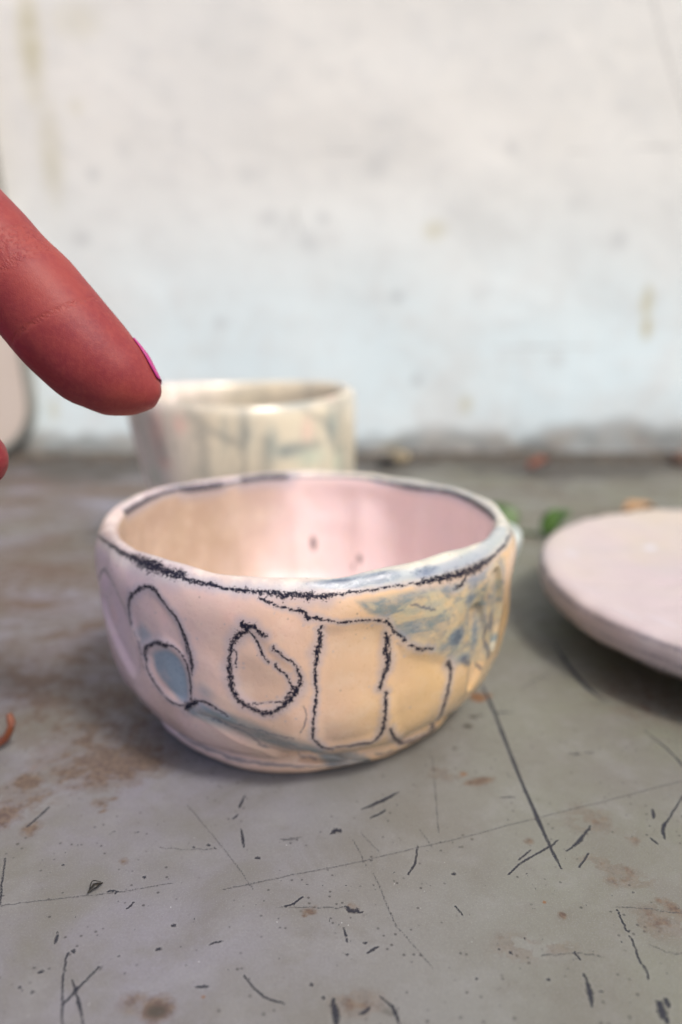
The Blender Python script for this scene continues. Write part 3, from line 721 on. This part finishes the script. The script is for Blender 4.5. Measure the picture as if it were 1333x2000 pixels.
# ------------------------------------------------------------------ cup behind
def cup_shape(T, RR, Z, S):
    hz = 1 - np.clip(Z / 0.052, 0, 1)
    k = 1 + 0.02 * np.cos(3 * T + 1) - 0.010 * np.abs(np.sin(4.5 * T)) * smooth(0.004, 0.01, Z)
    left = smooth(0.2, 1, -np.cos(T))
    r = RR * k * (1 - 0.30 * left * hz ** 1.3)
    return r * np.cos(T), r * np.sin(T), Z + 0.0010 * np.clip(Z / .052, 0, 1) ** 3 * np.sin(2 * T + 1.2)
CC = (-0.0315, 0.243, 0.0)
cup_prof = [(0.0, 0.001), (0.018, 0.001), (0.0285, 0.0004), (0.0305, 0.0014), (0.0325, 0.006), (0.0345, 0.014), (0.0355, 0.026), (0.0358, 0.039), (0.0356, 0.0470), (0.0348, 0.0497), (0.0336, 0.0505), (0.0324, 0.0495), (0.0318, 0.046), (0.0315, 0.036), (0.0300, 0.016), (0.024, 0.007), (0.0, 0.005)]
cup = Pot("cup", CC, cup_prof, 500, 0.0006, cup_shape, 0.035)
line = cup.F.new(9.0); tl = cup.F.new(); pk = cup.F.new(); gn = cup.F.new()
for p, w in [([(255, 800), (320, 786), (400, 790), (500, 792), (600, 788), (686, 778)], 7), ([(372, 800), (392, 830), (398, 880), (400, 925)], 11), ([(470, 870), (430, 850), (400, 830)], 6), ([(520, 860), (520, 925)], 8), ([(590, 800), (640, 830), (660, 880)], 8),
             ([(290, 810), (310, 860), (325, 900)], 9), ([(480, 800), (475, 925)], 5), ([(668, 790), (672, 860), (672, 920)], 9), ([(350, 790), (372, 806)], 12), ([(560, 880), (620, 870)], 8)]:
    cup.stroke(line, p, w, 1.5)
for x, y, rx, ry, v in [(580, 790, 60, 14, 1), (560, 880, 60, 24, 1), (530, 870, 24, 60, .9), (650, 830, 30, 50, .9), (480, 850, 30, 60, .5), (440, 850, 16, 50, .4)]: cup.blob(tl, x, y, rx, ry, 0, v, 0)
for x, y, rx, ry, v in [(305, 840, 30, 60, 1), (350, 830, 24, 30, .8), (600, 840, 20, 40, .6), (645, 775, 20, 14, .8), (320, 900, 30, 20, .8)]: cup.blob(pk, x, y, rx, ry, 0, v, 0)
for x, y, rx, ry, v in [(300, 930, 50, 34, 1), (610, 890, 50, 34, 1), (660, 900, 30, 40, .8)]: cup.blob(gn, x, y, rx, ry, 0, v, 0)
cup.attrs = dict(line=line, teal=tl, blush=pk, green=gn)
m = NT("painted_white_cup_glaze")
nB = m.noise(150, 4, .6); nC = m.noise(900, 3, .6)
o = m.sep()
base = m.mix(m.mr(o[0], -0.03, 0.0), (0.84, 0.73, 0.68), (0.74, 0.66, 0.50))
base = m.mix(m.mr(m.noise(90, 5, .7, stretch=(1, 1, .35)), .42, .62, 0, .7), base, (0.50, 0.46, 0.37))
base = m.mix(m.math('MULTIPLY', m.attr('teal'), .8), base, (0.27, 0.34, 0.33))
base = m.mix(m.math('MULTIPLY', m.attr('blush'), .8), base, (0.88, 0.56, 0.47))
base = m.mix(m.math('MULTIPLY', m.attr('green'), .6), base, (0.48, 0.58, 0.46))
base = m.mix(m.mr(m.math('ADD', m.attr('line'), m.math('MULTIPLY', m.math('SUBTRACT', m.noise(180, 4, .7), .5), 4)), -1.0, 5.0, .52, 0), base, (0.20, 0.21, 0.20))
m.out(Base_Color=base, Roughness=m.mr(nC, .3, .7, .22, .36), Normal=m.bump(nC, .3, .0001))
m.b.inputs['Coat Weight'].default_value = 0.6; m.b.inputs['Coat Roughness'].default_value = 0.12
c_root = empty("cup", CC, "taller pale cup with blurred dark strokes standing behind the foreground bowl", "cup")
cup.build(c_root, m.m, "cup_body")

# ------------------------------------------------------------------ shallow plate on the right
def plate_shape(T, RR, Z, S):
    k = 1 + 0.006 * np.cos(3 * T + 2) + 0.004 * np.cos(5 * T)
    return RR * k * np.cos(T), RR * k * np.sin(T), Z + (RR / 0.063) ** 4 * (0.0006 * np.cos(2 * T + 1.0))
PC = (0.1080, 0.1700, 0.0)
plate_prof = [(0.0, 0.0016), (0.030, 0.0016), (0.0400, 0.0002), (0.0415, 0.0006), (0.0430, 0.0022), (0.0470, 0.0042), (0.0530, 0.0066), (0.0568, 0.0080), (0.0578, 0.0088), (0.0592, 0.0098), (0.0598, 0.0118), (0.0596, 0.0142), (0.0586, 0.0156), (0.0560, 0.0158), (0.050, 0.0148), (0.035, 0.0136), (0.015, 0.0132), (0.0, 0.0132)]
plate = Pot("plate", PC, plate_prof, 700, 0.0006, plate_shape, 0.062)
line = plate.F.new(9.0); bl = plate.F.new(); ln2 = plate.F.new(9.0)
prow = lambda rr, zz: plate.rows[int(np.argmin(np.hypot(np.hypot(plate.X[:, 0], plate.Y[:, 0]) - rr, plate.Z[:, 0] - zz)))]
for rr, zz, w, F_ in [(0.0594, 0.0148, .0005, line), (0.0578, 0.0090, .0016, ln2), (0.0598, 0.0122, .0003, line)]:
    s0 = prow(rr, zz)
    tt = np.linspace(-3.12, 3.12, 260)
    for a, b in zip(tt[:-1], tt[1:]):
        f = float(vnoise(np.array(a * 4.0 + 30), np.array(2.5), 31))
        plate.F.stroke(F_, [np.array((a * .062, s0 + .0004 * math.sin(a * 7))), np.array((b * .062, s0 + .0004 * math.sin(b * 7)))], w * (.25 + 1.3 * f))
for x, y, rx, ry, v in [(1270, 1068, 44, 14, 1.6), (1118, 1080, 30, 18, .6), (1300, 1215, 60, 10, .6), (1230, 1200, 60, 8, .5)]: plate.blob(bl, x, y, rx, ry, 0, v, 0)
plate.attrs = dict(line=line, line2=ln2, blue=bl)
TT, SS = np.meshgrid(plate.F.xs, plate.F.ys)
plate.disp += ((vnoise(TT * 200 + 90, SS * 200 + 60, 41) - .5) * 0.0005).astype(np.float32)
m = NT("pale_pink_plate_glaze")
nA = m.noise(26, 3, .5); nB = m.noise(140, 4, .6); nC = m.noise(900, 3, .6)
base = m.mix(m.mr(nA, .38, .62), (0.46, 0.385, 0.395), (0.48, 0.415, 0.345))
base = m.mix(m.mr(m.noise(60, 6, .7, .6), .42, .62, 0, .6), base, (0.46, 0.40, 0.385))
o = m.sep()
base = m.mix(m.mr(o[2], .0088, .0098, 1, 0), base, m.mix(nB, (0.26, 0.19, 0.14), (0.40, 0.31, 0.24)))
base = m.mix(m.mr(m.noise(38, 5, .7, 1.2, stretch=(.6, 3.0, 1)), .48, .64, 0, .38), base, (0.40, 0.37, 0.38))
spk = m.math('MULTIPLY', m.mr(m.math('ADD', m.voro(260), m.math('MULTIPLY', nC, .12)), .12, .20, 1, 0), m.mr(m.noise(60, 3), .50, .56))
base = m.mix(m.math('MULTIPLY', spk, .6), base, (0.17, 0.14, 0.15))
base = m.mix(m.math('MULTIPLY', m.attr('blue'), .5), base, (0.55, 0.57, 0.68))
gr = m.math('MULTIPLY', m.math('SUBTRACT', m.noise(1400, 2), .5), 2.5)
base = m.mix(m.mr(m.math('ADD', m.attr('line'), gr), .4, 1.6, .6, 0), base, (0.10, 0.09, 0.12))
base = m.mix(m.mr(m.math('ADD', m.attr('line2'), gr), .4, 1.6, .7, 0), base, (0.07, 0.07, 0.10))
m.out(Base_Color=base, Roughness=m.mr(nC, .3, .7, .4, .55), Normal=m.bump(nC, .3, .0001))
PLATE_MAT = m.m
p_root = empty("plate", PC, "pale pink shallow plate with a dark line round its rim, right of the bowl", "plate")
plate.build(p_root, m.m, "plate_body")

# ------------------------------------------------------------------ small pale dish peeking out behind the bowl
def dish_shape(T, RR, Z, S):
    k = 1 + 0.02 * np.cos(3 * T)
    return RR * k * np.cos(T), RR * k * np.sin(T), Z
DC = (0.0290, 0.1880, 0.0)
dish_prof = [(0.0, 0.001), (0.007, 0.001), (0.0095, 0.0003), (0.0105, 0.0012), (0.0115, 0.006), (0.0145, 0.012), (0.0162, 0.0175), (0.0164, 0.0205), (0.0154, 0.0215), (0.0142, 0.0208), (0.0135, 0.0175), (0.0105, 0.0100), (0.0, 0.006)]
dish = Pot("dish", DC, dish_prof, 160, 0.0006, dish_shape, 0.016)
m = NT("pale_mint_glaze")
nB = m.noise(150, 4, .6)
m.out(Base_Color=m.mix(nB, (0.46, 0.53, 0.51), (0.56, 0.60, 0.57)), Roughness=0.3)
d_root = empty("dish", DC, "small pale mint dish half hidden behind the right rim of the foreground bowl", "dish")
dish.build(d_root, m.m, "dish_body")

# ------------------------------------------------------------------ cream board with dark edging leaning on the wall, far left
def rounded_rect(x0, x1, z0, z1, r, n=10):
    out = []
    for cx, cz, a0 in [(x1 - r, z0 + r, -math.pi / 2), (x1 - r, z1 - r, 0), (x0 + r, z1 - r, math.pi / 2), (x0 + r, z0 + r, math.pi)]:
        for k in range(n + 1):
            a = a0 + k / n * math.pi / 2
            out.append((cx + r * math.cos(a), cz + r * math.sin(a)))
    return out
def slab_from(outline, d0, d1, bev):
    bm = bmesh.new()
    vs = [bm.verts.new((x, d0, z)) for x, z in outline]
    f = bm.faces.new(vs)
    ex = bmesh.ops.extrude_face_region(bm, geom=[f])
    bmesh.ops.translate(bm, vec=(0, d1 - d0, 0), verts=[v for v in ex['geom'] if isinstance(v, bmesh.types.BMVert)])
    bmesh.ops.recalc_face_normals(bm, faces=bm.faces)
    ed = [e for e in bm.edges if abs(e.verts[0].co.y - e.verts[1].co.y) < 1e-7]
    bmesh.ops.bevel(bm, geom=ed, offset=bev, segments=3, affect='EDGES', profile=.5)
    me = bpy.data.meshes.new("slab"); bm.to_mesh(me); bm.free()
    for p in me.polygons: p.use_smooth = len(p.vertices) == 4
    return me
BO = (-0.1553, WALL_Y - 0.006, 0.0)
board = empty("board", BO, "cream board with rounded corners and grey edging standing against the wall at far left", "board")
board.rotation_euler = (0, R(-3.2), 0)
m = NT("cream_board"); m.out(Base_Color=m.mix(m.noise(30, 4), (0.66, 0.55, 0.47), (0.72, 0.62, 0.54)), Roughness=0.5)
me = slab_from(rounded_rect(-0.2413, -0.0032, 0.0032, 0.3013, 0.0273), -0.0020, 0.0035, 0.0010)
link_mesh("board_panel", me, m.m, board)
m = NT("grey_edging"); m.out(Base_Color=m.mix(m.noise(60, 4), (0.26, 0.26, 0.23), (0.34, 0.33, 0.29)), Roughness=0.55)
# edging ring
O1 = rounded_rect(-0.2445, 0.0, 0.0, 0.3045, 0.030); O2 = rounded_rect(-0.2412, -0.0033, 0.0033, 0.3012, 0.0272)
bm = bmesh.new(); n = len(O1)
rings = []
for d, (A, B) in ((-0.0032, (O1, O2)), (0.0045, (O1, O2))):
    rings.append([bm.verts.new((x, d, z)) for x, z in A]); rings.append([bm.verts.new((x, d, z)) for x, z in B])
for i in range(n):
    j = (i + 1) % n
    a0, b0, a1, b1 = rings
    for q in ((a0[i], a0[j], b0[j], b0[i]), (a1[j], a1[i], b1[i], b1[j]), (a0[j], a0[i], a1[i], a1[j]), (b0[i], b0[j], b1[j], b1[i])): bm.faces.new(q)
bmesh.ops.recalc_face_normals(bm, faces=bm.faces)
bmesh.ops.bevel(bm, geom=[e for e in bm.edges if abs(e.verts[0].co.y - e.verts[1].co.y) < 1e-7], offset=.0012, segments=2, affect='EDGES')
me = bpy.data.meshes.new("edging"); bm.to_mesh(me); bm.free()
for p in me.polygons: p.use_smooth = True
link_mesh("edging", me, m.m, board)

# ------------------------------------------------------------------ hand
def V3(*a): return Vector(a)
def capsule(bm, a, b, ra, rb, seg=20):
    d = (b - a); L = d.length; d = d.normalized()
    q = d.to_track_quat('Z', 'Y').to_matrix()
    rings = []
    prof = []
    for k in range(1, 6): t = -math.pi / 2 + k * math.pi / 12; prof.append((ra * math.cos(t), ra * math.sin(t)))
    prof.append((ra, 0.0)); prof.append((rb, L))
    for k in range(1, 6): t = k * math.pi / 12; prof.append((rb * math.cos(t), L + rb * math.sin(t)))
    for r, h in prof:
        rings.append([bm.verts.new(a + q @ Vector((r * math.cos(2 * math.pi * i / seg), r * math.sin(2 * math.pi * i / seg), h))) for i in range(seg)])
    p0 = bm.verts.new(a - d * ra); p1 = bm.verts.new(b + d * rb)
    for r0, r1 in zip(rings[:-1], rings[1:]):
        for i in range(seg):
            j = (i + 1) % seg
            bm.faces.new((r0[i], r0[j], r1[j], r1[i]))
    for i in range(seg):
        j = (i + 1) % seg
        bm.faces.new((p0, rings[0][j], rings[0][i])); bm.faces.new((p1, rings[-1][i], rings[-1][j]))
def chain(bm, pts):
    for (a, ra), (b, rb) in zip(pts[:-1], pts[1:]): capsule(bm, a, b, ra, rb)

def fp(px, py, rpx, y):
    p = at_y(px, py, y); s = (y / ray(px, py).y) / FPX
    return (p, rpx * s)
IDX = [fp(272, 762, 48, .112), fp(247, 751, 64, .112), fp(219, 733, 82, .1122), fp(178, 703, 95, .1125), fp(125, 648, 100, .113), fp(95, 612, 100, .1134), fp(62, 572, 100, .1138), fp(20, 531, 97, .1141), fp(-20, 492, 103, .1149), fp(-75, 440, 106, .116), fp(-160, 352, 110, .118), fp(-265, 240, 118, .122), fp(-390, 110, 122, .127)]
M1 = IDX[-1][0]
f_ = (IDX[3][0] - IDX[9][0]).normalized()
yv = V3(0, 1, 0)
pal = f_.cross(yv).normalized()
if pal.z > 0: pal = -pal
bm = bmesh.new()
chain(bm, IDX)
M = [M1, M1 + V3(-.004, .021, .003), M1 + V3(-.010, .040, .001), M1 + V3(-.019, .056, -.004)]
W = M1 + V3(-.080, .020, .040)
WR = [W + V3(0, -.010, 0), W + V3(0, .002, 0), W + V3(0, .013, 0), W + V3(-.002, .022, -.002)]
for a, b in zip(M, WR):
    capsule(bm, a, b, .0118, .0130)
    capsule(bm, a + pal * .006, b + pal * .006, .0105, .013)
for i in range(3):
    capsule(bm, (M[i] + M[i + 1]) / 2, (WR[i] + WR[i + 1]) / 2, .0115, .013)
chain(bm, [(W + V3(0, .004, 0), .021), (W + V3(-.03, .006, .018), .022), (W + V3(-.13, .016, .075), .029), (W + V3(-.20, .022, .115), .033)])
chain(bm, [(W + V3(0, .014, 0), .019), (W + V3(-.03, .016, .018), .020), (W + V3(-.13, .022, .075), .027)])
curls = []
for i, (sc, rr) in enumerate([(1.0, .0090), (.95, .0084), (.78, .0074)]):
    m0 = M[i + 1]
    a = m0 + f_ * .016 * sc + pal * .036 * sc
    b = a - f_ * .019 * sc + pal * .012 * sc
    c = b - f_ * .017 * sc - pal * .008 * sc
    chain(bm, [(m0, rr * 1.15), (a, rr * 1.02), (b, rr * .95), (c, rr * .82)])
    curls.append((b, c, rr))
TB = W + f_ * .022 + pal * .016 + V3(0, -.012, 0)
tip_t, rt = fp(-44, 897, 62, .106)
T1 = TB.lerp(tip_t, .38) + V3(-.002, 0, -.004); T2 = TB.lerp(tip_t, .70) + V3(0, 0, -.005)
chain(bm, [(WR[0] + pal * .006, .014), (TB, .0150), (T1, .0118), (T2, .0100), (T2.lerp(tip_t, .6), .0096), (tip_t, rt)])
capsule(bm, TB, M[0] + pal * .004, .0125, .0100)
me = bpy.data.meshes.new("hand_raw"); bm.to_mesh(me); bm.free()
tmp = bpy.data.objects.new("tmp_hand", me); C.objects.link(tmp)
md = tmp.modifiers.new("r", 'REMESH'); md.mode = 'VOXEL'; md.voxel_size = 0.0009
md = tmp.modifiers.new("s", 'SMOOTH'); md.factor = .6; md.iterations = 14
dg = bpy.context.evaluated_depsgraph_get()
me = bpy.data.meshes.new_from_object(tmp.evaluated_get(dg))
bpy.data.objects.remove(tmp)
for p in me.polygons: p.use_smooth = True
co = np.empty(len(me.vertices) * 3, dtype=np.float32); me.vertices.foreach_get('co', co); co = co.reshape(-1, 3)
# joint creases of the index finger: gentle narrowing lines
cr = np.full(len(co), 9.0)
for k, amp in ((4.35, .5), (6.7, 1.3), (7.1, 1.8), (7.5, 1), (10.0, 1)):
    i = int(k); t = k - i
    c0 = np.array(IDX[i][0].lerp(IDX[i + 1][0], t)); ax = np.array((IDX[i][0] - IDX[i + 1][0]).normalized())
    rel = co - c0; h_ = rel @ ax; rad = np.linalg.norm(rel - h_[:, None] * ax, axis=1)
    bend = 0.0012 * (rel @ np.array(pal)) / 0.007
    d_ = np.where(rad < .011, np.abs(h_ + bend), 9)
    cr = np.minimum(cr, d_ / (0.0005 * amp))
add_attr(me, "crease", cr)
m = NT("skin")
n1 = m.noise(80, 4, .6); n2 = m.noise(1400, 3, .6); vo = m.voro(2600, 'DISTANCE_TO_EDGE')
base = m.mix(m.mr(n1, .35, .65), (0.275, 0.045, 0.038), (0.205, 0.024, 0.030))
base = m.mix(m.mr(n2, .4, .7, 0, .25), base, (0.34, 0.070, 0.055))
crf = m.math('MULTIPLY', m.mr(m.attr('crease'), .2, 2.6, .6, 0), m.mr(n2, .3, .6))
base = m.mix(crf, base, (0.28, 0.05, 0.04))
hh = m.math('ADD', m.math('MULTIPLY', m.mr(vo, 0, .12), .14), m.math('MULTIPLY', n2, .6))
hh = m.math('SUBTRACT', hh, m.math('MULTIPLY', crf, 3.0))
m.out(Base_Color=base, Roughness=.52, Normal=m.bump(hh, .45, .00012), Subsurface_Weight=.12)
m.b.inputs['Subsurface Radius'].default_value = (0.004, 0.0012, 0.0006); m.b.inputs['Subsurface Scale'].default_value = 1.0
m.b.inputs['Specular IOR Level'].default_value = 0.3
hand = empty("hand", tuple(M1), "hand entering from the left, index finger with magenta nail pointing over the bowl", "hand")
ho = link_mesh("hand_body", me, m.m)
ho.parent = hand; ho.location = -M1
hb = BVHTree.FromPolygons([Vector(c) for c in co.tolist()], [tuple(p.vertices) for p in me.polygons])
nm = NT("magenta_nail_polish"); nm.out(Base_Color=(0.40, 0.022, 0.18), Roughness=.4)
def nail(c, f, d, L, half, rad):
    f = f.normalized(); d = (d - f * d.dot(f)).normalized(); s = f.cross(d)
    nu, nv = 15, 14
    vs = []
    for i in range(nv):
        t = i / (nv - 1)
        hw = half * (0.72 + 0.28 * math.sin(math.pi * min(1, t * 1.25) * .5)) * (1 if t < .85 else math.sqrt(max(.15, 1 - ((t - .85) / .19) ** 2)))
        for j in range(nu):
            ph = (j / (nu - 1) * 2 - 1) * hw
            p = c + f * (L * t) + (d * math.cos(ph) + s * math.sin(ph)) * (rad * 1.3)
            loc, nr, _, _ = hb.ray_cast(p, (c + f * (L * min(t, .8)) - p).normalized())
            if loc is None: loc, nr, _, _ = hb.find_nearest(p)
            vs.append(loc + nr * (0.00012 + .00015 * t))
    vs = np.array([tuple(v) for v in vs]) - np.array(tuple(M1))
    idx = np.arange(nu * nv).reshape(nv, nu)
    Q = np.stack([idx[:-1, :-1], idx[:-1, 1:], idx[1:, 1:], idx[1:, :-1]], -1).reshape(-1, 4)
    o = link_mesh("nail", mesh_np("nail", vs, Q), nm.m, hand)
    sm = o.modifiers.new("s", 'SOLIDIFY'); sm.thickness = .0002; sm.offset = 0
    return o
ft = (IDX[0][0] - IDX[3][0]).normalized()
dors = (-pal * .68 + yv * .73)
nail(IDX[2][0].lerp(IDX[3][0], -.1), ft * 1.0 + V3(.25, 0, -.05), dors, .0068, R(58), .0066)
nail(T2.lerp(tip_t, .55), tip_t - T2, V3(.1, -.2, 1) + V3(0, .6, 0), .0085, R(50), .0085)
for b, c, rr in curls:
    nail(b.lerp(c, .55), c - b, (c - b).cross(yv) * (1 if (c - b).cross(yv).dot(pal) > 0 else -1), .008, R(50), rr * .9)

# ------------------------------------------------------------------ small loose things
def simple_mat(name, a, b, rough=.6, sc=300):
    q = NT(name); q.out(Base_Color=q.mix(q.mr(q.noise(sc, 4, .6), .35, .65), a, b), Roughness=rough); return q.m
def tube(name, pts, rad, mat, parent=None, seg=10, flat=1.0):
    P = [Vector(tuple(p)) for p in spline([tuple(p) for p in pts], 6)]
    n = len(P); rr = np.interp(np.linspace(0, 1, n), np.linspace(0, 1, len(rad)), rad)
    vs = []
    up = Vector((0, 0, 1))
    for i, p in enumerate(P):
        t = (P[min(i + 1, n - 1)] - P[max(i - 1, 0)]).normalized()
        s = t.cross(up).normalized(); u = s.cross(t)
        for k in range(seg):
            a = 2 * math.pi * k / seg
            vs.append(tuple(p + s * math.cos(a) * rr[i] + u * math.sin(a) * rr[i] * flat))
    idx = np.arange(n * seg).reshape(n, seg); nx_ = np.roll(idx, -1, 1)
    Q = np.stack([idx[:-1], nx_[:-1], nx_[1:], idx[1:]], -1).reshape(-1, 4)
    return link_mesh(name, mesh_np(name, vs, Q), mat, parent)
def leaf_mesh(L, Wd, curl, fold, nu=9, nv=14, wav=0.0, seed=0):
    rr = random.Random(seed); ph = rr.uniform(0, 6)
    vs = []
    for i in range(nv):
        t = i / (nv - 1); w = Wd * math.sin(math.pi * (t ** 0.8) * .97 + .03) ** .8
        for j in range(nu):
            a = (j / (nu - 1) * 2 - 1)
            vs.append((a * w, L * t, abs(a) * w * fold + curl * L * math.sin(t * 2.6) + wav * math.sin(a * 4 + t * 9 + ph)))
    idx = np.arange(nu * nv).reshape(nv, nu)
    Q = np.stack([idx[:-1, :-1], idx[:-1, 1:], idx[1:, 1:], idx[1:, :-1]], -1).reshape(-1, 4)
    return mesh_np("leaf", np.array(vs), Q)

# green sprig: two leaves on a stalk
gm = simple_mat("green_leaf", (0.020, 0.060, 0.005), (0.055, 0.125, 0.010), .45)
g0 = at_z(1048, 1050); 
sprig = empty("leaf_sprig", tuple(g0), "small fresh green sprig with two leaves on the table between bowl and plate", "sprig")
stk = tube("stalk", [(-.006, .004, .001), (0, 0, .0012), (.006, -.004, .002)], [.0005, .0005, .0004], gm, sprig)
for (x, y, z, rz, rx, L, w, sd_) in [(-.007, .004, .0015, R(40), R(34), .012, .0044, 1), (.002, -.003, .0015, R(-62), R(30), .013, .0046, 2)]:
    lf = link_mesh("leaf", leaf_mesh(L, w, .16, .35, wav=.0003, seed=sd_), gm, sprig, (x, y, z))
    lf.rotation_euler = (rx, 0, rz)
    lf.modifiers.new("s", 'SOLIDIFY').thickness = .0003
# dried brown leaf behind the plate
bmx = simple_mat("dry_leaf", (0.30, 0.17, 0.08), (0.42, 0.26, 0.13), .7)
p = at_z(1236, 1008)
dl = link_mesh("dry_leaf", leaf_mesh(.013, .0034, .16, .6, wav=.0006, seed=5), bmx, None, (p.x - .004, p.y, .0012)); dl.rotation_euler = (0, R(6), R(-82)); dl.modifiers.new("s", 'SOLIDIFY').thickness = .0003
tag(dl, "small curled tan leaf lying behind the back edge of the pink plate", "leaf")
rm = simple_mat("red_dry_leaf", (0.14, 0.035, 0.02), (0.20, 0.07, 0.04), .7)
p = at_z(1030, 918)
dl = link_mesh("dry_leaf", leaf_mesh(.012, .0040, .12, .6, wav=.0008, seed=6), rm, None, (p.x, p.y - .004, .0012)); dl.rotation_euler = (R(12), 0, R(-70)); dl.modifiers.new("s", 'SOLIDIFY').thickness = .0003
tag(dl, "small red-brown leaf lying at the foot of the wall", "leaf")
# curled rusty stalk, far left
sm_ = simple_mat("rusty_stalk", (0.20, 0.055, 0.018), (0.12, 0.03, 0.012), .5)
q0 = at_z(-30, 1462); q1 = at_z(10, 1446); q2 = at_z(26, 1436); 
P_ = [tuple(at_z(-50, 1470) + V3(0, 0, .001)), tuple(at_z(-10, 1466) + V3(0, 0, .0012)), tuple(at_z(16, 1462) + V3(0, 0, .0024)), tuple(at_z(28, 1462) + V3(0, 0, .0048)), tuple(at_z(26, 1458) + V3(0, 0, .0066))]
tag(tube("dried_stalk", P_, [.0006, .0010, .0010, .0008, .0005], sm_, flat=.7), "curled rusty-brown dried stalk on the table at the left edge", "stalk")
# dark seed husk
dm = simple_mat("dark_husk", (0.005, 0.005, 0.005), (0.02, 0.016, 0.008), .5, 2000)
a_ = at_z(172, 1749); b_ = at_z(202, 1730)
hk = empty("seed_husk", tuple((a_ + b_) / 2), "tiny black seed husk on the front left of the tabletop", "husk")
cc = (a_ + b_) / 2
tube("husk_shell", [tuple(a_ - cc + V3(0, 0, .0004)), tuple(V3(0, 0, .0008)), tuple(b_ - cc + V3(0, 0, .0005))], [.0001, .00045, .0001], dm, hk, flat=.6)
tube("bristle", [tuple(a_ - cc + V3(0.0002, 0, .0005)), tuple(V3(-.0006, .0007, .0009)), tuple(V3(.0004, .0013, .0003))], [.00006, .00008, .00004], dm, hk, 6)
# black clod and beige pebble at the wall foot
def clod(name, c, r, mat, label, cat, sd_, sq=.7):
    rr = random.Random(sd_); bm = bmesh.new(); bmesh.ops.create_icosphere(bm, subdivisions=3, radius=r)
    from mathutils import noise as mn
    for v in bm.verts:
        k = 1 + .35 * mn.noise(v.co * (1.4 / r) + Vector((sd_, 0, 0))) + .15 * mn.noise(v.co * (4 / r)); v.co = Vector((v.co.x * k * rr.uniform(.98, 1.02), v.co.y * k * .8, v.co.z * k * sq))
    me = bpy.data.meshes.new(name); bm.to_mesh(me); bm.free()
    for p in me.polygons: p.use_smooth = True
    o = link_mesh(name, me, mat, None, (c[0], c[1], r * sq * .8))
    return tag(o, label, cat)
bk = simple_mat("black_clod", (0.015, 0.015, 0.015), (0.04, 0.035, 0.03), .9)
tn = simple_mat("tan_pebble", (0.28, 0.22, 0.13), (0.36, 0.29, 0.18), .8)
p = at_z(756, 912); clod("clod", (p.x, p.y), .0048, bk, "black crumb of dirt at the foot of the wall beside the tall cup", "crumb", 1, .55)
p = at_z(782, 903); clod("pebble", (p.x, min(p.y, WALL_Y - .008)), .0042, tn, "tan pebble at the foot of the wall behind the bowl", "pebble", 2, .75)
br = simple_mat("brown_clod", (0.10, 0.05, 0.035), (0.16, 0.10, 0.07), .9)
p = at_z(1325, 905); clod("clod", (p.x, min(p.y, WALL_Y - .008)), .0048, br, "dark brown crumb at the foot of the wall at the right edge", "crumb", 3, .7)
# uncountable grit along the foot of the wall and scattered on the far tabletop
gb = bmesh.new()
gr_ = random.Random(3)
for i in range(1500):
    x = gr_.uniform(-.24, .24); y = WALL_Y - abs(gr_.gauss(0, .012)) - .001 if gr_.random() < .85 else gr_.uniform(.2, WALL_Y)
    if math.hypot(x - CC[0], y - CC[1]) < .04 or math.hypot(x - DC[0], y - DC[1]) < .02 or math.hypot(x - PC[0], y - PC[1]) < .07 or math.hypot(x - BC[0], y - BC[1]) < .045: continue
    r = gr_.uniform(.0003, .0014) * (1 if y > .37 else .6)
    mt = Matrix.Translation((x, y, r * .4)) @ Matrix.Rotation(gr_.uniform(0, 6), 4, 'Z') @ Matrix.Diagonal((1, gr_.uniform(.5, 1), gr_.uniform(.4, .9), 1))
    bmesh.ops.create_icosphere(gb, subdivisions=1, radius=r, matrix=mt)
me = bpy.data.meshes.new("grit"); gb.to_mesh(me); gb.free()
tag(link_mesh("grit", me, simple_mat("grit", (0.09, 0.07, 0.05), (0.22, 0.18, 0.14), .9, 120)), "fine brown grit gathered where table meets wall", "grit", kind='stuff')
